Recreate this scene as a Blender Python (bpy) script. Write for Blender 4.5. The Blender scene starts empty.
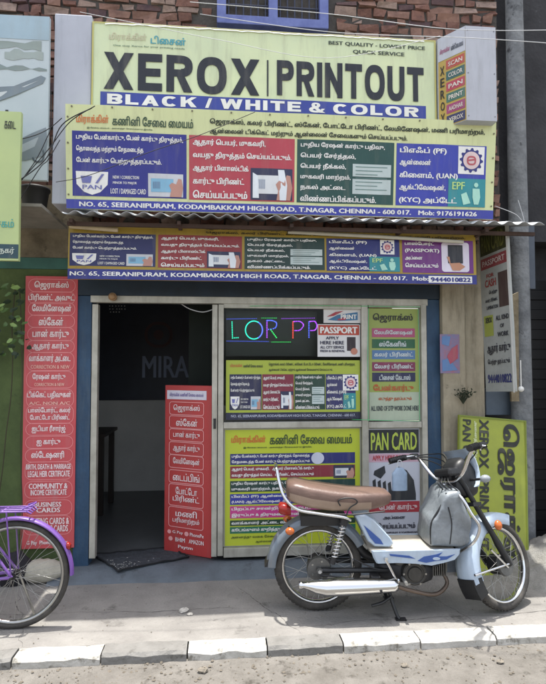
import bpy, bmesh, math, random
import numpy as np
from mathutils import Vector, Matrix, noise, geometry
PI = math.pi
random.seed(7)
S = bpy.context.scene
C = S.collection

# ------------------------------------------------------------------ camera
F_PX = 545.0; CX, CY = 273.0, 342.0
CAM = Vector((0.0, -4.12, 1.50)); YAW = math.radians(5.3); PITCH = math.radians(2.4)
FW = Vector((math.sin(YAW)*math.cos(PITCH), math.cos(YAW)*math.cos(PITCH), math.sin(PITCH)))
RT = Vector((math.cos(YAW), -math.sin(YAW), 0)); UP = RT.cross(FW)
cam = bpy.data.cameras.new('camera'); camo = bpy.data.objects.new('camera', cam); C.objects.link(camo)
cam.sensor_fit = 'AUTO'; cam.sensor_width = 36; cam.lens = F_PX/684*36; cam.clip_end = 500; cam.clip_start = .05
camo.matrix_world = Matrix.Translation(CAM) @ Matrix((RT, UP, -FW)).transposed().to_4x4()
S.camera = camo
def at(px, py, Y):
    "point of the wall-parallel plane y=Y seen at a photo position"
    r = FW*F_PX + RT*(px-CX) + UP*(CY-py)
    return CAM + r*((Y-CAM.y)/r.y)
def on(px, py, Z=0.0):
    r = FW*F_PX + RT*(px-CX) + UP*(CY-py)
    return CAM + r*((Z-CAM.z)/r.z)

# ------------------------------------------------------------------ materials
def lin(h):
    h = h.lstrip('#'); v = [int(h[i:i+2], 16)/255 for i in (0, 2, 4)]
    return tuple(c/12.92 if c <= .04045 else ((c+.055)/1.055)**2.4 for c in v)
MC = {}
def mat(name, col, rough=.6, metal=0, var=.0, vscale=8, col2=None, bump=0, bscale=40, spec=None, trans=0, emit=0, stain=None, streak=None):
    if name in MC: return MC[name]
    m = bpy.data.materials.new(name); m.use_nodes = True; MC[name] = m
    n = m.node_tree.nodes; l = m.node_tree.links; p = n['Principled BSDF']
    c = lin(col) if isinstance(col, str) else col
    p.inputs['Base Color'].default_value = (*c, 1)
    p.inputs['Roughness'].default_value = rough; p.inputs['Metallic'].default_value = metal
    if spec is not None: p.inputs['Specular IOR Level'].default_value = spec
    if trans: p.inputs['Transmission Weight'].default_value = trans
    if emit:
        p.inputs['Emission Color'].default_value = (*c, 1); p.inputs['Emission Strength'].default_value = emit
    if var or col2 or stain or bump or streak:
        tc = n.new('ShaderNodeTexCoord'); src = tc.outputs['Object']
    out = None
    if var or col2:
        t = n.new('ShaderNodeTexNoise'); t.inputs['Scale'].default_value = vscale; t.inputs['Detail'].default_value = 7; t.inputs['Roughness'].default_value = .65
        l.new(src, t.inputs['Vector'])
        r = n.new('ShaderNodeValToRGB'); r.color_ramp.elements[0].position = .32; r.color_ramp.elements[1].position = .68
        c2 = lin(col2) if col2 else tuple(x*(1-var) for x in c)
        r.color_ramp.elements[0].color = (*c2, 1); r.color_ramp.elements[1].color = (*c, 1)
        l.new(t.outputs['Fac'], r.inputs['Fac']); out = r.outputs['Color']
    if stain:
        t = n.new('ShaderNodeTexNoise'); t.inputs['Scale'].default_value = stain[1]; t.inputs['Detail'].default_value = 8; t.inputs['Roughness'].default_value = .7
        l.new(src, t.inputs['Vector'])
        r = n.new('ShaderNodeValToRGB'); r.color_ramp.elements[0].position = stain[2]; r.color_ramp.elements[1].position = stain[2]+.1
        l.new(t.outputs['Fac'], r.inputs['Fac'])
        mx = n.new('ShaderNodeMixRGB'); mx.inputs['Color2'].default_value = (*lin(stain[0]), 1)
        if out: l.new(out, mx.inputs['Color1'])
        else: mx.inputs['Color1'].default_value = (*c, 1)
        l.new(r.outputs['Color'], mx.inputs['Fac']); out = mx.outputs['Color']
    if streak:                                          # dust and rain runs: tall thin noise
        mp_ = n.new('ShaderNodeMapping'); mp_.inputs['Scale'].default_value = (9, 9, 1.1); l.new(src, mp_.inputs['Vector'])
        t = n.new('ShaderNodeTexNoise'); t.inputs['Scale'].default_value = 1.6; t.inputs['Detail'].default_value = 9; t.inputs['Roughness'].default_value = .72
        l.new(mp_.outputs['Vector'], t.inputs['Vector'])
        r = n.new('ShaderNodeMapRange'); r.inputs['From Min'].default_value = .5; r.inputs['From Max'].default_value = .78; r.inputs['To Max'].default_value = streak[1]
        l.new(t.outputs['Fac'], r.inputs['Value'])
        mx = n.new('ShaderNodeMixRGB'); mx.inputs['Color2'].default_value = (*lin(streak[0]), 1)
        if out: l.new(out, mx.inputs['Color1'])
        else: mx.inputs['Color1'].default_value = (*c, 1)
        l.new(r.outputs['Result'], mx.inputs['Fac']); out = mx.outputs['Color']
    if out: l.new(out, p.inputs['Base Color'])
    if bump:
        t = n.new('ShaderNodeTexNoise'); t.inputs['Scale'].default_value = bscale; t.inputs['Detail'].default_value = 6
        l.new(src, t.inputs['Vector'])
        b = n.new('ShaderNodeBump'); b.inputs['Strength'].default_value = bump; b.inputs['Distance'].default_value = .01
        l.new(t.outputs['Fac'], b.inputs['Height']); l.new(b.outputs['Normal'], p.inputs['Normal'])
    return m

# ------------------------------------------------------------------ object helpers
def tag(o, label=None, cat=None, group=None, kind=None):
    if label: o['label'] = label
    if cat: o['category'] = cat
    if group: o['group'] = group
    if kind: o['kind'] = kind
    return o
def empty(name, loc=(0,0,0), rotz=0, label=None, cat=None, group=None, mw=None):
    o = bpy.data.objects.new(name, None); C.objects.link(o); o.empty_display_size = .1
    if mw is not None: o.matrix_world = mw
    else: o.location = loc; o.rotation_euler = (0, 0, rotz)
    return tag(o, label, cat, group)
class MB:
    def __init__(s): s.v = []; s.f = []; s.mi = []; s.sm = []
    def add(s, vs, fs, mi=0, smooth=False):
        b = len(s.v); s.v += [Vector(x) for x in vs]
        s.f += [tuple(b+i for i in f) for f in fs]; s.mi += [mi]*len(fs); s.sm += [smooth]*len(fs); return s
    def box(s, a, b, mi=0, M=None):
        x0,y0,z0 = a; x1,y1,z1 = b
        vs = [Vector(p) for p in [(x0,y0,z0),(x1,y0,z0),(x1,y1,z0),(x0,y1,z0),(x0,y0,z1),(x1,y0,z1),(x1,y1,z1),(x0,y1,z1)]]
        if M: vs = [M @ p for p in vs]
        return s.add(vs, [(0,3,2,1),(4,5,6,7),(0,1,5,4),(1,2,6,5),(2,3,7,6),(3,0,4,7)], mi)
    def rings(s, R, cap=True, mi=0, smooth=True):
        n = len(R[0]); vs = [p for r in R for p in r]; fs = []
        for i in range(len(R)-1):
            for j in range(n):
                k = (j+1) % n; fs.append((i*n+j, i*n+k, (i+1)*n+k, (i+1)*n+j))
        s.add(vs, fs, mi, smooth)
        if cap:
            s.add(R[0], [tuple(range(n))[::-1]], mi); s.add(R[-1], [tuple(range(n))], mi)
        return s
    def tube(s, pts, r, n=10, mi=0, closed=False, cap=True):
        pts = [Vector(p) for p in pts]; N = len(pts); R = []
        t = (pts[1]-pts[0]).normalized(); u = t.orthogonal().normalized()
        for i, p in enumerate(pts):
            if closed: t = (pts[(i+1) % N]-pts[i-1]).normalized()
            else: t = (pts[min(i+1, N-1)]-pts[max(i-1, 0)]).normalized()
            u = (u - t*u.dot(t)).normalized(); w = t.cross(u)
            rr = r[i] if isinstance(r, (list, tuple)) else r
            R.append([p + (u*math.cos(a*2*PI/n) + w*math.sin(a*2*PI/n))*rr for a in range(n)])
        if closed: R.append(R[0]); cap = False
        return s.rings(R, cap, mi)
    def cyl(s, a, b, r, r2=None, n=20, mi=0): return s.tube([a, b], [r, r if r2 is None else r2], n, mi)
    def ball(s, c, r, n=12, mi=0):
        c = Vector(c); r = Vector(r) if hasattr(r, '__len__') else Vector((r, r, r)); m = n//2; R = []
        for i in range(m+1):
            a = -PI/2 + PI*i/m; ca = max(math.cos(a), .02)
            R.append([c + Vector((r.x*ca*math.cos(2*PI*j/n), r.y*ca*math.sin(2*PI*j/n), r.z*math.sin(a))) for j in range(n)])
        return s.rings(R, True, mi)
    def torus(s, c, R, r, axis='y', n=40, m=10, mi=0):
        c = Vector(c); P = []
        for i in range(n):
            a = 2*PI*i/n
            P.append(c + (Vector((math.cos(a)*R, 0, math.sin(a)*R)) if axis == 'y' else Vector((math.cos(a)*R, math.sin(a)*R, 0))))
        return s.tube(P, r, m, mi, closed=True)
    def prism(s, poly, y0, y1, mi=0, bev=0):
        "poly in xz, extruded along y, optional inset bevel on both faces"
        n = len(poly); cx = sum(p[0] for p in poly)/n; cz = sum(p[1] for p in poly)/n
        def ring(y, k): return [Vector((cx+(p[0]-cx)*k, y, cz+(p[1]-cz)*k)) for p in poly]
        R = [ring(y0, 1-bev*4), ring(y0+(.012 if bev else 0), 1), ring(y1-(.012 if bev else 0), 1), ring(y1, 1-bev*4)] if bev else [ring(y0, 1), ring(y1, 1)]
        return s.rings(R, True, mi, smooth=False)
    def build(s, name, mats, parent=None, smooth=None, M=None, bevel=0, fix=True):
        me = bpy.data.meshes.new(name); vs = [M @ v for v in s.v] if M else s.v
        me.from_pydata([tuple(v) for v in vs], [], s.f)
        for m in (mats if isinstance(mats, (list, tuple)) else [mats]): me.materials.append(m)
        for p, a, b in zip(me.polygons, s.mi, s.sm): p.material_index = a; p.use_smooth = b if smooth is None else smooth
        if fix:
            bm = bmesh.new(); bm.from_mesh(me); bmesh.ops.recalc_face_normals(bm, faces=bm.faces); bm.to_mesh(me); bm.free()
        o = bpy.data.objects.new(name, me); C.objects.link(o)
        if parent: o.parent = parent
        if bevel:
            b = o.modifiers.new('b', 'BEVEL'); b.width = bevel; b.segments = 2; b.limit_method = 'ANGLE'
        return o
def smooth_path(P, k=6, closed=False):
    P = [Vector(p) for p in P]; out = []; n = len(P)
    for i in range(n-1):
        a = P[max(i-1, 0)]; b = P[i]; c = P[i+1]; d = P[min(i+2, n-1)]
        for j in range(k):
            t = j/k
            out.append(.5*((2*b)+(c-a)*t+(2*a-5*b+4*c-d)*t*t+(3*b-a-3*c+d)*t**3))
    out.append(P[-1]); return out
def arc(c, R, a0, a1, n=24, y=0):
    return [Vector((c[0]+R*math.cos(math.radians(a0+(a1-a0)*i/n)), y, c[1]+R*math.sin(math.radians(a0+(a1-a0)*i/n)))) for i in range(n+1)]

# ------------------------------------------------------------------ lettering
def vis(t):
    out = []
    for c in t:
        pre = {'ெ':'ெ','ே':'ே','ை':'ை','ொ':'ெ','ோ':'ே'}.get(c)
        if pre:
            out.insert(len(out)-1, pre)
            if c in 'ொோ': out.append('ா')
        else: out.append(c)
    return ''.join(out)
TC = {}
def glyphs(body, bold=.02):
    k = (body, bold)
    if k in TC: return TC[k]
    cu = bpy.data.curves.new('t', 'FONT'); cu.body = vis(body); cu.size = 1; cu.resolution_u = 2; cu.fill_mode = 'NONE'
    for i_, c_ in enumerate(cu.body):
        if c_ == 'ட' and cu.body[i_+1:i_+2] in ('ி', 'ீ'): cu.body_format[i_].kerning = 6
    o = bpy.data.objects.new('t', cu); C.objects.link(o)
    dg = bpy.context.evaluated_depsgraph_get(); dg.update()
    me = bpy.data.meshes.new_from_object(o.evaluated_get(dg))
    P2 = [Vector((v.co.x, v.co.y)) for v in me.vertices]; E2 = [tuple(e.vertices) for e in me.edges]
    bpy.data.objects.remove(o); bpy.data.curves.remove(cu); bpy.data.meshes.remove(me)
    E2 = [(a_, b_) if b_ == a_+1 or b_ < a_-1 else (b_, a_) if a_ == b_+1 or a_ < b_-1 else (a_, b_) for a_, b_ in E2]
    # fill by winding number, so that overlapping strokes of a letter stay solid
    r_ = geometry.delaunay_2d_cdt(P2, E2, [], 0, 1e-6)
    T = np.array([f for f in r_[2] if len(f) == 3]); Q = np.array([tuple(v) for v in r_[0]]); cen = Q[T].mean(axis=1)
    A = np.array([tuple(P2[a_]) for a_, b_ in E2]); Bq = np.array([tuple(P2[b_]) for a_, b_ in E2])
    wn = np.zeros(len(cen), int)
    for k0 in range(0, len(cen), 400):
        c_ = cen[k0:k0+400]; X = c_[:, 0:1]; Y = c_[:, 1:2]
        up = (A[:, 1][None] <= Y) & (Bq[:, 1][None] > Y); dn = (A[:, 1][None] > Y) & (Bq[:, 1][None] <= Y)
        isl = (Bq[:, 0]-A[:, 0])[None]*(Y-A[:, 1][None]) - (X-A[:, 0][None])*(Bq[:, 1]-A[:, 1])[None]
        # the edge lies to the right of the point
        wn[k0:k0+400] = (up & (isl < 0)).sum(1)*0 + (up & (isl*-1 > 0)).sum(1) - (dn & (isl*-1 < 0)).sum(1)
    keep = T[wn != 0]
    used = sorted(set(keep.ravel().tolist())); mp_ = {u: i for i, u in enumerate(used)}
    V = [(float(Q[u][0]), float(Q[u][1]), 0) for u in used]; Fs = [tuple(mp_[int(i)] for i in t) for t in keep]
    par = list(range(len(V)))
    def find(a):
        while par[a] != a: par[a] = par[par[a]]; a = par[a]
        return a
    for f in Fs:
        for a in f[1:]: par[find(a)] = find(f[0])
    ids = {}; lay = []
    for i in range(len(V)): lay.append(ids.setdefault(find(i), len(ids)) % 4)
    if bold > .012:                                    # heavier strokes: the outline again, shifted a little each way
        n0 = len(V); V0, F0, l0 = V[:], Fs[:], lay[:]; V = []; Fs = []; lay = []
        SH = ((-1, 0), (1, 0), (0, .8)) if bold > .024 else ((-1, 0), (1, 0))
        for k, (dx, dz) in enumerate(SH):
            V += [(v[0]+dx*bold, v[1]+dz*bold, 0) for v in V0]; Fs += [tuple(i+k*n0 for i in f) for f in F0]; lay += [q+k*4 for q in l0]
    x0 = min(v[0] for v in V); x1 = max(v[0] for v in V); z0 = min(v[1] for v in V); z1 = max(v[1] for v in V)
    TC[k] = (V, Fs, lay, (x0, x1, z0, z1)); return TC[k]

INK = {}
def ink(h, rough=.45):
    return mat('print_'+h.strip('#'), h, rough, var=.14, vscale=5, streak=('#8d897c', .28))

class Board:
    "a flat sign: local x along the writing, z up, front towards -y; content given in photo-sized units from its top left"
    def __init__(s, name, label, cat, mw, W, H, units, wave=0, group=None):
        s.W, s.H, s.uw, s.uh, s.wave = W, H, units[0], units[1], wave
        s.root = empty(name, label=label, cat=cat, group=group, mw=mw)
        s.ph = random.random()*6
    def P(s, u, v, d):
        x = u/s.uw*s.W; z = s.H - v/s.uh*s.H
        y = -d
        if s.wave: y -= s.wave*(math.sin(x*7+s.ph)*math.cos(z*5+x*2)+.5*math.sin(x*15+z*9+s.ph*2))
        return Vector((x, y, z))
    def panel(s, name, mats, thick=.02, u0=0, v0=0, u1=None, v1=None, back=None):
        u1 = s.uw if u1 is None else u1; v1 = s.uh if v1 is None else v1
        nx = max(1, int((u1-u0)/s.uw*s.W/.06)) if s.wave else 1; nz = max(1, int((v1-v0)/s.uh*s.H/.06)) if s.wave else 1
        b = MB(); G = lambda d: [s.P(u0+(u1-u0)*i/nx, v0+(v1-v0)*j/nz, d) for j in range(nz+1) for i in range(nx+1)]
        fr = G(0); bk = G(-thick); n = len(fr)
        fs = []
        for j in range(nz):
            for i in range(nx):
                a = j*(nx+1)+i; q = (a, a+nx+1, a+nx+2, a+1); fs.append(q); fs.append(tuple(n+k for k in q[::-1]))
        for i in range(nx):
            fs.append((i, i+1, n+i+1, n+i)); a = nz*(nx+1)+i; fs.append((a, n+a, n+a+1, a+1))
        for j in range(nz):
            a = j*(nx+1); fs.append((a, n+a, n+a+nx+1, a+nx+1)); a += nx; fs.append((a, a+nx+1, n+a+nx+1, n+a))
        b.add(fr+bk, fs, 0, smooth=False)
        return b.build(name, mats, s.root)
    def grid(s, b, u0, v0, u1, v1, d, mi=0):
        nx = max(1, int((u1-u0)/s.uw*s.W/.06)) if s.wave else 1; nz = max(1, int((v1-v0)/s.uh*s.H/.06)) if s.wave else 1
        vs = [s.P(u0+(u1-u0)*i/nx, v0+(v1-v0)*j/nz, d) for j in range(nz+1) for i in range(nx+1)]
        b.add(vs, [(j*(nx+1)+i, (j+1)*(nx+1)+i, (j+1)*(nx+1)+i+1, j*(nx+1)+i+1) for j in range(nz) for i in range(nx)], mi)
    def rect(s, name, u0, v0, u1, v1, m, d=.002, parent=None):
        b = MB(); s.grid(b, u0, v0, u1, v1, d); return b.build(name, m, parent or s.root, fix=False)
    def poly(s, b, pts, d, mi=0):
        vs = [s.P(u, v, d) for u, v in pts]; b.add(vs, [tuple(range(len(vs)))[::-1]], mi)
    def disc(s, b, u, v, r, d, mi=0, n=24, r2=None):
        s.poly(b, [(u+r*math.cos(a*2*PI/n), v+(r2 or r)*math.sin(-a*2*PI/n)) for a in range(n)][::-1], d, mi)
    def ring(s, b, u0, v0, u1, v1, rad, w, d, mi=0):
        def rr(u0, v0, u1, v1, r):
            o = []
            for cx, cy, a0 in ((u1-r, v0+r, -90), (u1-r, v1-r, 0), (u0+r, v1-r, 90), (u0+r, v0+r, 180)):
                for k in range(6): a = math.radians(a0+90*k/5); o.append((cx+r*math.cos(a), cy+r*math.sin(a)))
            return o
        A = rr(u0, v0, u1, v1, rad); B = rr(u0+w, v0+w, u1-w, v1-w, max(rad-w, .2)); n = len(A)
        b.add([s.P(*p, d) for p in A+B], [(i, n+i, n+(i+1) % n, (i+1) % n) for i in range(n)], mi)
    def text(s, b, body, u0, v0, u1, v1, d=.004, mi=0, bold=.02, mode='fit'):
        V, Fs, lay, (x0, x1, z0, z1) = glyphs(body, bold)
        if mode == 'fit': sx = (u1-u0)/(x1-x0); sz = (v1-v0)/(z1-z0); ox = u0
        else:
            zz0, zz1 = 0, .72
            sz = (v1-v0)/.72; sx = min(sz*s.uw/s.W*s.H/s.uh, (u1-u0)/(x1-x0)); z0 = 0; z1 = .72
            ox = u0 if mode == 'l' else (u0+u1)/2-(x1-x0)*sx/2
        b.add([s.P(ox+(v[0]-x0)*sx, v1-(v[1]-z0)*sz, d+lay[i]*.00006) for i, v in enumerate(V)], Fs, mi)
    def lines(s, name, L, m, parent=None, d=.004, bold=.02):
        "L: (text, u0, v0, u1, v1[, mode])"
        for t in L:
            b = MB(); s.text(b, t[0], *t[1:5], d=d, bold=bold, mode=t[5] if len(t) > 5 else 'fit')
            o = b.build(name, m, parent or s.root, fix=False)
        return o
    def heavy(s, name, body, u0, v0, u1, v1, m, parent=None, d=.004, gap=.14, st=.25, space=.45):
        "heavy grotesque capitals, one part per word"
        ws = [0 if c == ' ' else HW.get(c, .8) for c in body]
        tot = sum(space if c == ' ' else w_+gap for c, w_ in zip(body, ws))-gap; k = (u1-u0)/tot; b = MB(); x = 0; ly = 0
        for c, w_ in zip(body, ws):
            if c == ' ':
                x += space; b.build(name, m, parent or s.root, fix=False); b = MB(); continue
            for P in heavy_glyph(c, w_, st):
                ly = (ly+1) % 6
                s.poly(b, [(u0+(x+px)*k, v1-(v1-v0)*pz) for px, pz in P], d+ly*.0001)
            x += w_+gap
        return b.build(name, m, parent or s.root, fix=False)
HW = {'X': .95, 'E': .78, 'R': .85, 'O': .98, 'P': .8, 'I': .25, 'N': .84, 'T': .82, 'U': .84, 'B': .83, 'L': .72, 'A': .95, 'C': .88, 'K': .9, '/': .4, 'W': 1.25, 'H': .84, '&': .95}
def heavy_glyph(c, w, t):
    def ringseg(cx, cz, rx, rz, a0, a1, n=14, tx=None, tz=None):
        tx = tx or t; tz = tz or t*.86; o = []
        def q(a, r1, r2): ca, sa = math.cos(a), math.sin(a); e = .84; return (cx+r1*math.copysign(abs(ca)**e, ca), cz+r2*math.copysign(abs(sa)**e, sa))
        for i in range(n):
            a = math.radians(a0+(a1-a0)*i/n); b_ = math.radians(a0+(a1-a0)*(i+1)/n)
            o.append([q(a, rx, rz), q(b_, rx, rz), q(b_, rx-tx, rz-tz), q(a, rx-tx, rz-tz)])
        return o
    R = lambda a, b_, c_, d_: [(a, b_), (c_, b_), (c_, d_), (a, d_)]
    h = t*.86
    stem = R(0, 0, t, 1)
    if c == 'I': return [R(0, 0, w, 1)]
    if c == 'X': return [[(0, 0), (t*1.2, 0), (w, 1), (w-t*1.2, 1)], [(w-t*1.2, 0), (w, 0), (t*1.2, 1), (0, 1)]]
    if c == 'E': return [stem, R(t, 0, w, h), R(t, 1-h, w, 1), R(t, .5-h*.5, w*.93, .5+h*.5)]
    if c == 'L': return [stem, R(t, 0, w, h)]
    if c == 'T': return [R(0, 1-h, w, 1), R(w/2-t/2, 0, w/2+t/2, 1-h)]
    if c == 'H': return [stem, R(w-t, 0, w, 1), R(t, .5-h*.5, w-t, .5+h*.5)]
    if c == 'N': return [stem, R(w-t, 0, w, 1), [(t*.75, 1), (t*.75, .62), (w-t*.75, 0), (w-t*.75, .38)]]
    if c == 'O': return ringseg(w/2, .5, w/2, .51, 0, 360, 32)
    if c == 'C': return ringseg(w/2, .5, w/2, .51, 42, 318, 26)
    if c == 'U': return [R(0, .38, t, 1), R(w-t, .38, w, 1)] + ringseg(w/2, .38, w/2, .39, 180, 360, 18)
    if c in 'PRB':
        o = [stem, R(t, 1-h, w*.55, 1), R(t, .42, w*.55, .42+h*.9)] + ringseg(w*.55, .71, w*.45, .29, -90, 90, 14, tz=h)
        if c == 'R': o.append([(w*.38, .44), (w*.38+t*1.0, .46), (w, 0), (w-t*1.15, 0)])
        if c == 'B': o += [R(t, 0, w*.55, h)] + ringseg(w*.55, .27, w*.46, .27, -90, 90, 14, tz=h)
        return o
    if c == 'A': return [[(0, 0), (t*1.1, 0), (w/2+t*.5, 1), (w/2-t*.5, 1)], [(w-t*1.1, 0), (w, 0), (w/2+t*.5, 1), (w/2-t*.5, 1)], R(w*.24, .2, w*.76, .2+h*.8)]
    if c == 'K': return [stem, [(t, .32), (t, .62), (w-t*1.1, 1), (w, 1)], [(t*1.2, .55), (t*1.9, .74), (w, 0), (w-t*1.2, 0)]]
    if c == '/': return [[(0, 0), (t*.7, 0), (w, 1), (w-t*.7, 1)]]
    if c == 'W': return [[(0, 1), (t, 1), (w*.25+t*.5, 0), (w*.25-t*.4, 0)], [(w*.25-t*.4, 0), (w*.25+t*.5, 0), (w/2+t*.45, 1), (w/2-t*.45, 1)], [(w/2-t*.45, 1), (w/2+t*.45, 1), (w*.75+t*.4, 0), (w*.75-t*.5, 0)], [(w-t, 1), (w, 1), (w*.75+t*.4, 0), (w*.75-t*.5, 0)]]
    if c == '&': return ringseg(w*.42, .76, w*.27, .25, 0, 360, 18, tx=t*.75, tz=h*.7) + ringseg(w*.4, .28, w*.4, .29, 60, 340, 18, tx=t*.85, tz=h*.85) + [[(w*.15, .62), (w*.4, .62), (w, 0), (w-t*1.3, 0)], [(w*.78, .42), (w*.98, .42), (w*.78, .1), (w*.62, .12)]]
    return [R(0, 0, w, 1)]

def wall_board(name, label, cat, corners, Y, units, wave=0, tilt=0, group=None):
    "upright sign parallel to the wall at depth Y, covering the four photo corners TL TR BR BL"
    TL, TR, BR, BL = corners; mid = (TL[1]+BL[1])/2
    x0 = at((TL[0]+BL[0])/2, mid, Y).x; x1 = at((TR[0]+BR[0])/2, (TR[1]+BR[1])/2, Y).x
    z1 = (at(*TL, Y).z+at(*TR, Y).z)/2; z0 = (at(*BL, Y).z+at(*BR, Y).z)/2
    mw = Matrix.Translation((x0, Y, z0)) @ Matrix.Rotation(tilt, 4, 'X')
    return Board(name, label, cat, mw, x1-x0, (z1-z0)/math.cos(tilt), units, wave, group)
def plan_board(name, label, cat, p0, p1, z0, z1, units, thick=0, tilt=0, wave=0, group=None):
    "upright sign whose foot runs from p0 to p1 in plan (p0 on the reading left)"
    a = math.atan2(p1[1]-p0[1], p1[0]-p0[0])
    mw = Matrix.Translation((p0[0], p0[1], z0)) @ Matrix.Rotation(a, 4, 'Z') @ Matrix.Rotation(tilt, 4, 'X')
    return Board(name, label, cat, mw, math.hypot(p1[0]-p0[0], p1[1]-p0[1]), z1-z0, units, wave, group)

# ------------------------------------------------------------------ light and sky
EL = math.radians(86.5); AZ = math.radians(8)      # high noon sun, a little behind the shop
sd = Vector((math.sin(AZ)*math.cos(EL), math.cos(AZ)*math.cos(EL), math.sin(EL)))
w = bpy.data.worlds.new('World'); S.world = w; w.use_nodes = True; nt = w.node_tree
sky = nt.nodes.new('ShaderNodeTexSky'); sky.sky_type = 'NISHITA'; sky.sun_disc = False
sky.sun_elevation = EL; sky.sun_rotation = AZ; sky.dust_density = 3.0; sky.air_density = 1.0; sky.ozone_density = .6
hs = nt.nodes.new('ShaderNodeHueSaturation'); hs.inputs['Saturation'].default_value = .45          # hazy city sky
nt.links.new(sky.outputs[0], hs.inputs['Color']); nt.links.new(hs.outputs[0], nt.nodes['Background'].inputs[0]); nt.nodes['Background'].inputs[1].default_value = .15
su = bpy.data.lights.new('sun', 'SUN'); su.energy = 2.9; su.angle = math.radians(.6); su.color = (1, .965, .9)
suo = bpy.data.objects.new('sun', su); C.objects.link(suo); suo.location = (0, 0, 12)
suo.rotation_euler = (-sd).to_track_quat('-Z', 'Y').to_euler()
S.view_settings.view_transform = 'Standard'; S.view_settings.look = 'None'; S.view_settings.gamma = 1; S.view_settings.exposure = 1.42

# ------------------------------------------------------------------ ground
PAVE = .0
kerb_y0 = on(273, 648.5).y; kerb_y1 = kerb_y0+.125
ROAD = -.043
def ground_sheet(name, x0, x1, y0, y1, z, m, nx, ny, amp, sc=3):
    b = MB(); vs = []
    for j in range(ny+1):
        for i in range(nx+1):
            x = x0+(x1-x0)*i/nx; y = y0+(y1-y0)*j/ny
            vs.append((x, y, z+amp*noise.fractal(Vector((x*sc, y*sc, 3.1)), 1, 2, 4)))
    b.add(vs, [(j*(nx+1)+i, j*(nx+1)+i+1, (j+1)*(nx+1)+i+1, (j+1)*(nx+1)+i) for j in range(ny) for i in range(nx)], 0, True)
    return b.build(name, m, fix=False)
m_pave = mat('pavement_concrete', '#8b8883', .9, col2='#74716d', vscale=3.2, bump=.8, bscale=70, stain=('#5b5854', 4, .58))
m_road = mat('road_dust', '#77736d', .95, col2='#5f5b55', vscale=7, bump=1, bscale=90, stain=('#48443e', 8, .56))
tag(ground_sheet('ground', -60, 60, -60, 60, ROAD-.06, mat('earth', '#7a7266', .95, var=.2), 4, 4, 0), kind='structure')
tag(ground_sheet('road', -9, 9, -8, kerb_y0+.02, ROAD, m_road, 360, 120, .006, 5), kind='structure')
tag(ground_sheet('pavement', -9, 9, kerb_y1-.01, 1.2, PAVE, m_pave, 300, 80, .004, 2.5), kind='structure')
m_crk = mat('crack_dirt', '#4a4743', .98, var=.3, vscale=30)
def crack(x0, y0, x1, y1, n, w_, s):
    b = MB(); vs = []
    for i in range(n+1):
        t = i/n; x = x0+(x1-x0)*t+.035*noise.fractal(Vector((t*5, s, 0)), 1, 2, 4); y = y0+(y1-y0)*t+.035*noise.fractal(Vector((t*5, s, 8)), 1, 2, 4)
        dx, dy = (y1-y0), -(x1-x0); L_ = math.hypot(dx, dy); ww = w_*(.35+abs(noise.noise(Vector((t*20, s, 3))))*2)*(1-abs(2*t-1)**6)
        for sg in (-1, 1):
            X, Y = x+sg*dx/L_*ww, y+sg*dy/L_*ww; vs.append((X, Y, PAVE+.004*noise.fractal(Vector((X*2.5, Y*2.5, 3.1)), 1, 2, 4)+.0012))
    b.add(vs, [(2*i, 2*i+1, 2*i+3, 2*i+2) for i in range(n)]); tag(b.build('pavement_crack', m_crk, fix=False), kind='structure')
crack(-1.35, -.3, -1.05, kerb_y1+.01, 40, .0022, 1); crack(-1.9, -.62, .2, -.70, 90, .0018, 2); crack(.1, -.35, .45, kerb_y1+.01, 40, .002, 3); crack(1.25, -.4, 1.5, kerb_y1+.01, 40, .002, 4); crack(.3, -.95, 2.2, -.9, 80, .0015, 5)
# kerb stones: white and grey painted blocks
edges_px = [-62, 22, 105, 188, 267, 344, 424, 505, 590, 678]
cols = ['grey', 'white', 'grey', 'white', 'grey', 'white', 'chalk', 'white', 'grey']
kmat = {'white': mat('kerb_white_paint', '#bdbab3', .85, col2='#9c9991', vscale=9, bump=.8, stain=('#77736a', 13, .53)),
        'grey': mat('kerb_bare_concrete', '#7e7c78', .9, col2='#696763', vscale=8, bump=.8, stain=('#54524d', 12, .56)),
        'chalk': mat('kerb_worn_white_paint', '#bab7b0', .85, col2='#96928a', vscale=7, bump=.6, stain=('#87806f', 11, .56))}
xs = [on(p, 646).x for p in edges_px]
wh = ['leftmost white painted kerb block by the bicycle wheel', 'white kerb block between two bare grey ones, left of the parked moped', 'white kerb block right below the moped kickstand', 'worn white kerb block right below the grey bag of the moped', 'white kerb block right below the front wheel of the moped']
gr = ['bare grey kerb block cut by the left photo edge', 'grey kerb block in front of the door mat', 'grey kerb block below the silencer of the moped', 'bare grey kerb block at the far right past the moped']
wi = gi = 0
for i, c in enumerate(cols):
    b = MB(); x0 = xs[i]+.004; x1 = xs[i+1]-.004; n = 10; h = random.uniform(.003, .010)
    R = []
    for k in range(n+1):
        x = x0+(x1-x0)*k/n; j = lambda s: .008*noise.noise(Vector((x*9, s, i*3)))
        R.append([(x, kerb_y0+j(1), ROAD-.05), (x, kerb_y0+j(2), h-.014+j(3)*1.6), (x, kerb_y0+.016+j(4), h+j(5)), (x, kerb_y1-.01, h+j(6)), (x, kerb_y1, h-.01), (x, kerb_y1, ROAD-.05)])
    b.rings([[Vector(p) for p in r] for r in R], smooth=False)
    o = b.build('kerb_stone', kmat[c])
    if c == 'grey': lab = gr[gi]; gi += 1
    else: lab = wh[wi]; wi += 1
    tag(o, lab, 'kerb', 'kerb stones along the road')
b = MB(); b.box((-9, kerb_y0, ROAD-.05), (xs[0]-.004, kerb_y1, .004)); b.box((xs[-1]+.004, kerb_y0, ROAD-.05), (9, kerb_y1, .004))
tag(b.build('kerb', kmat['grey']), kind='structure')

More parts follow.
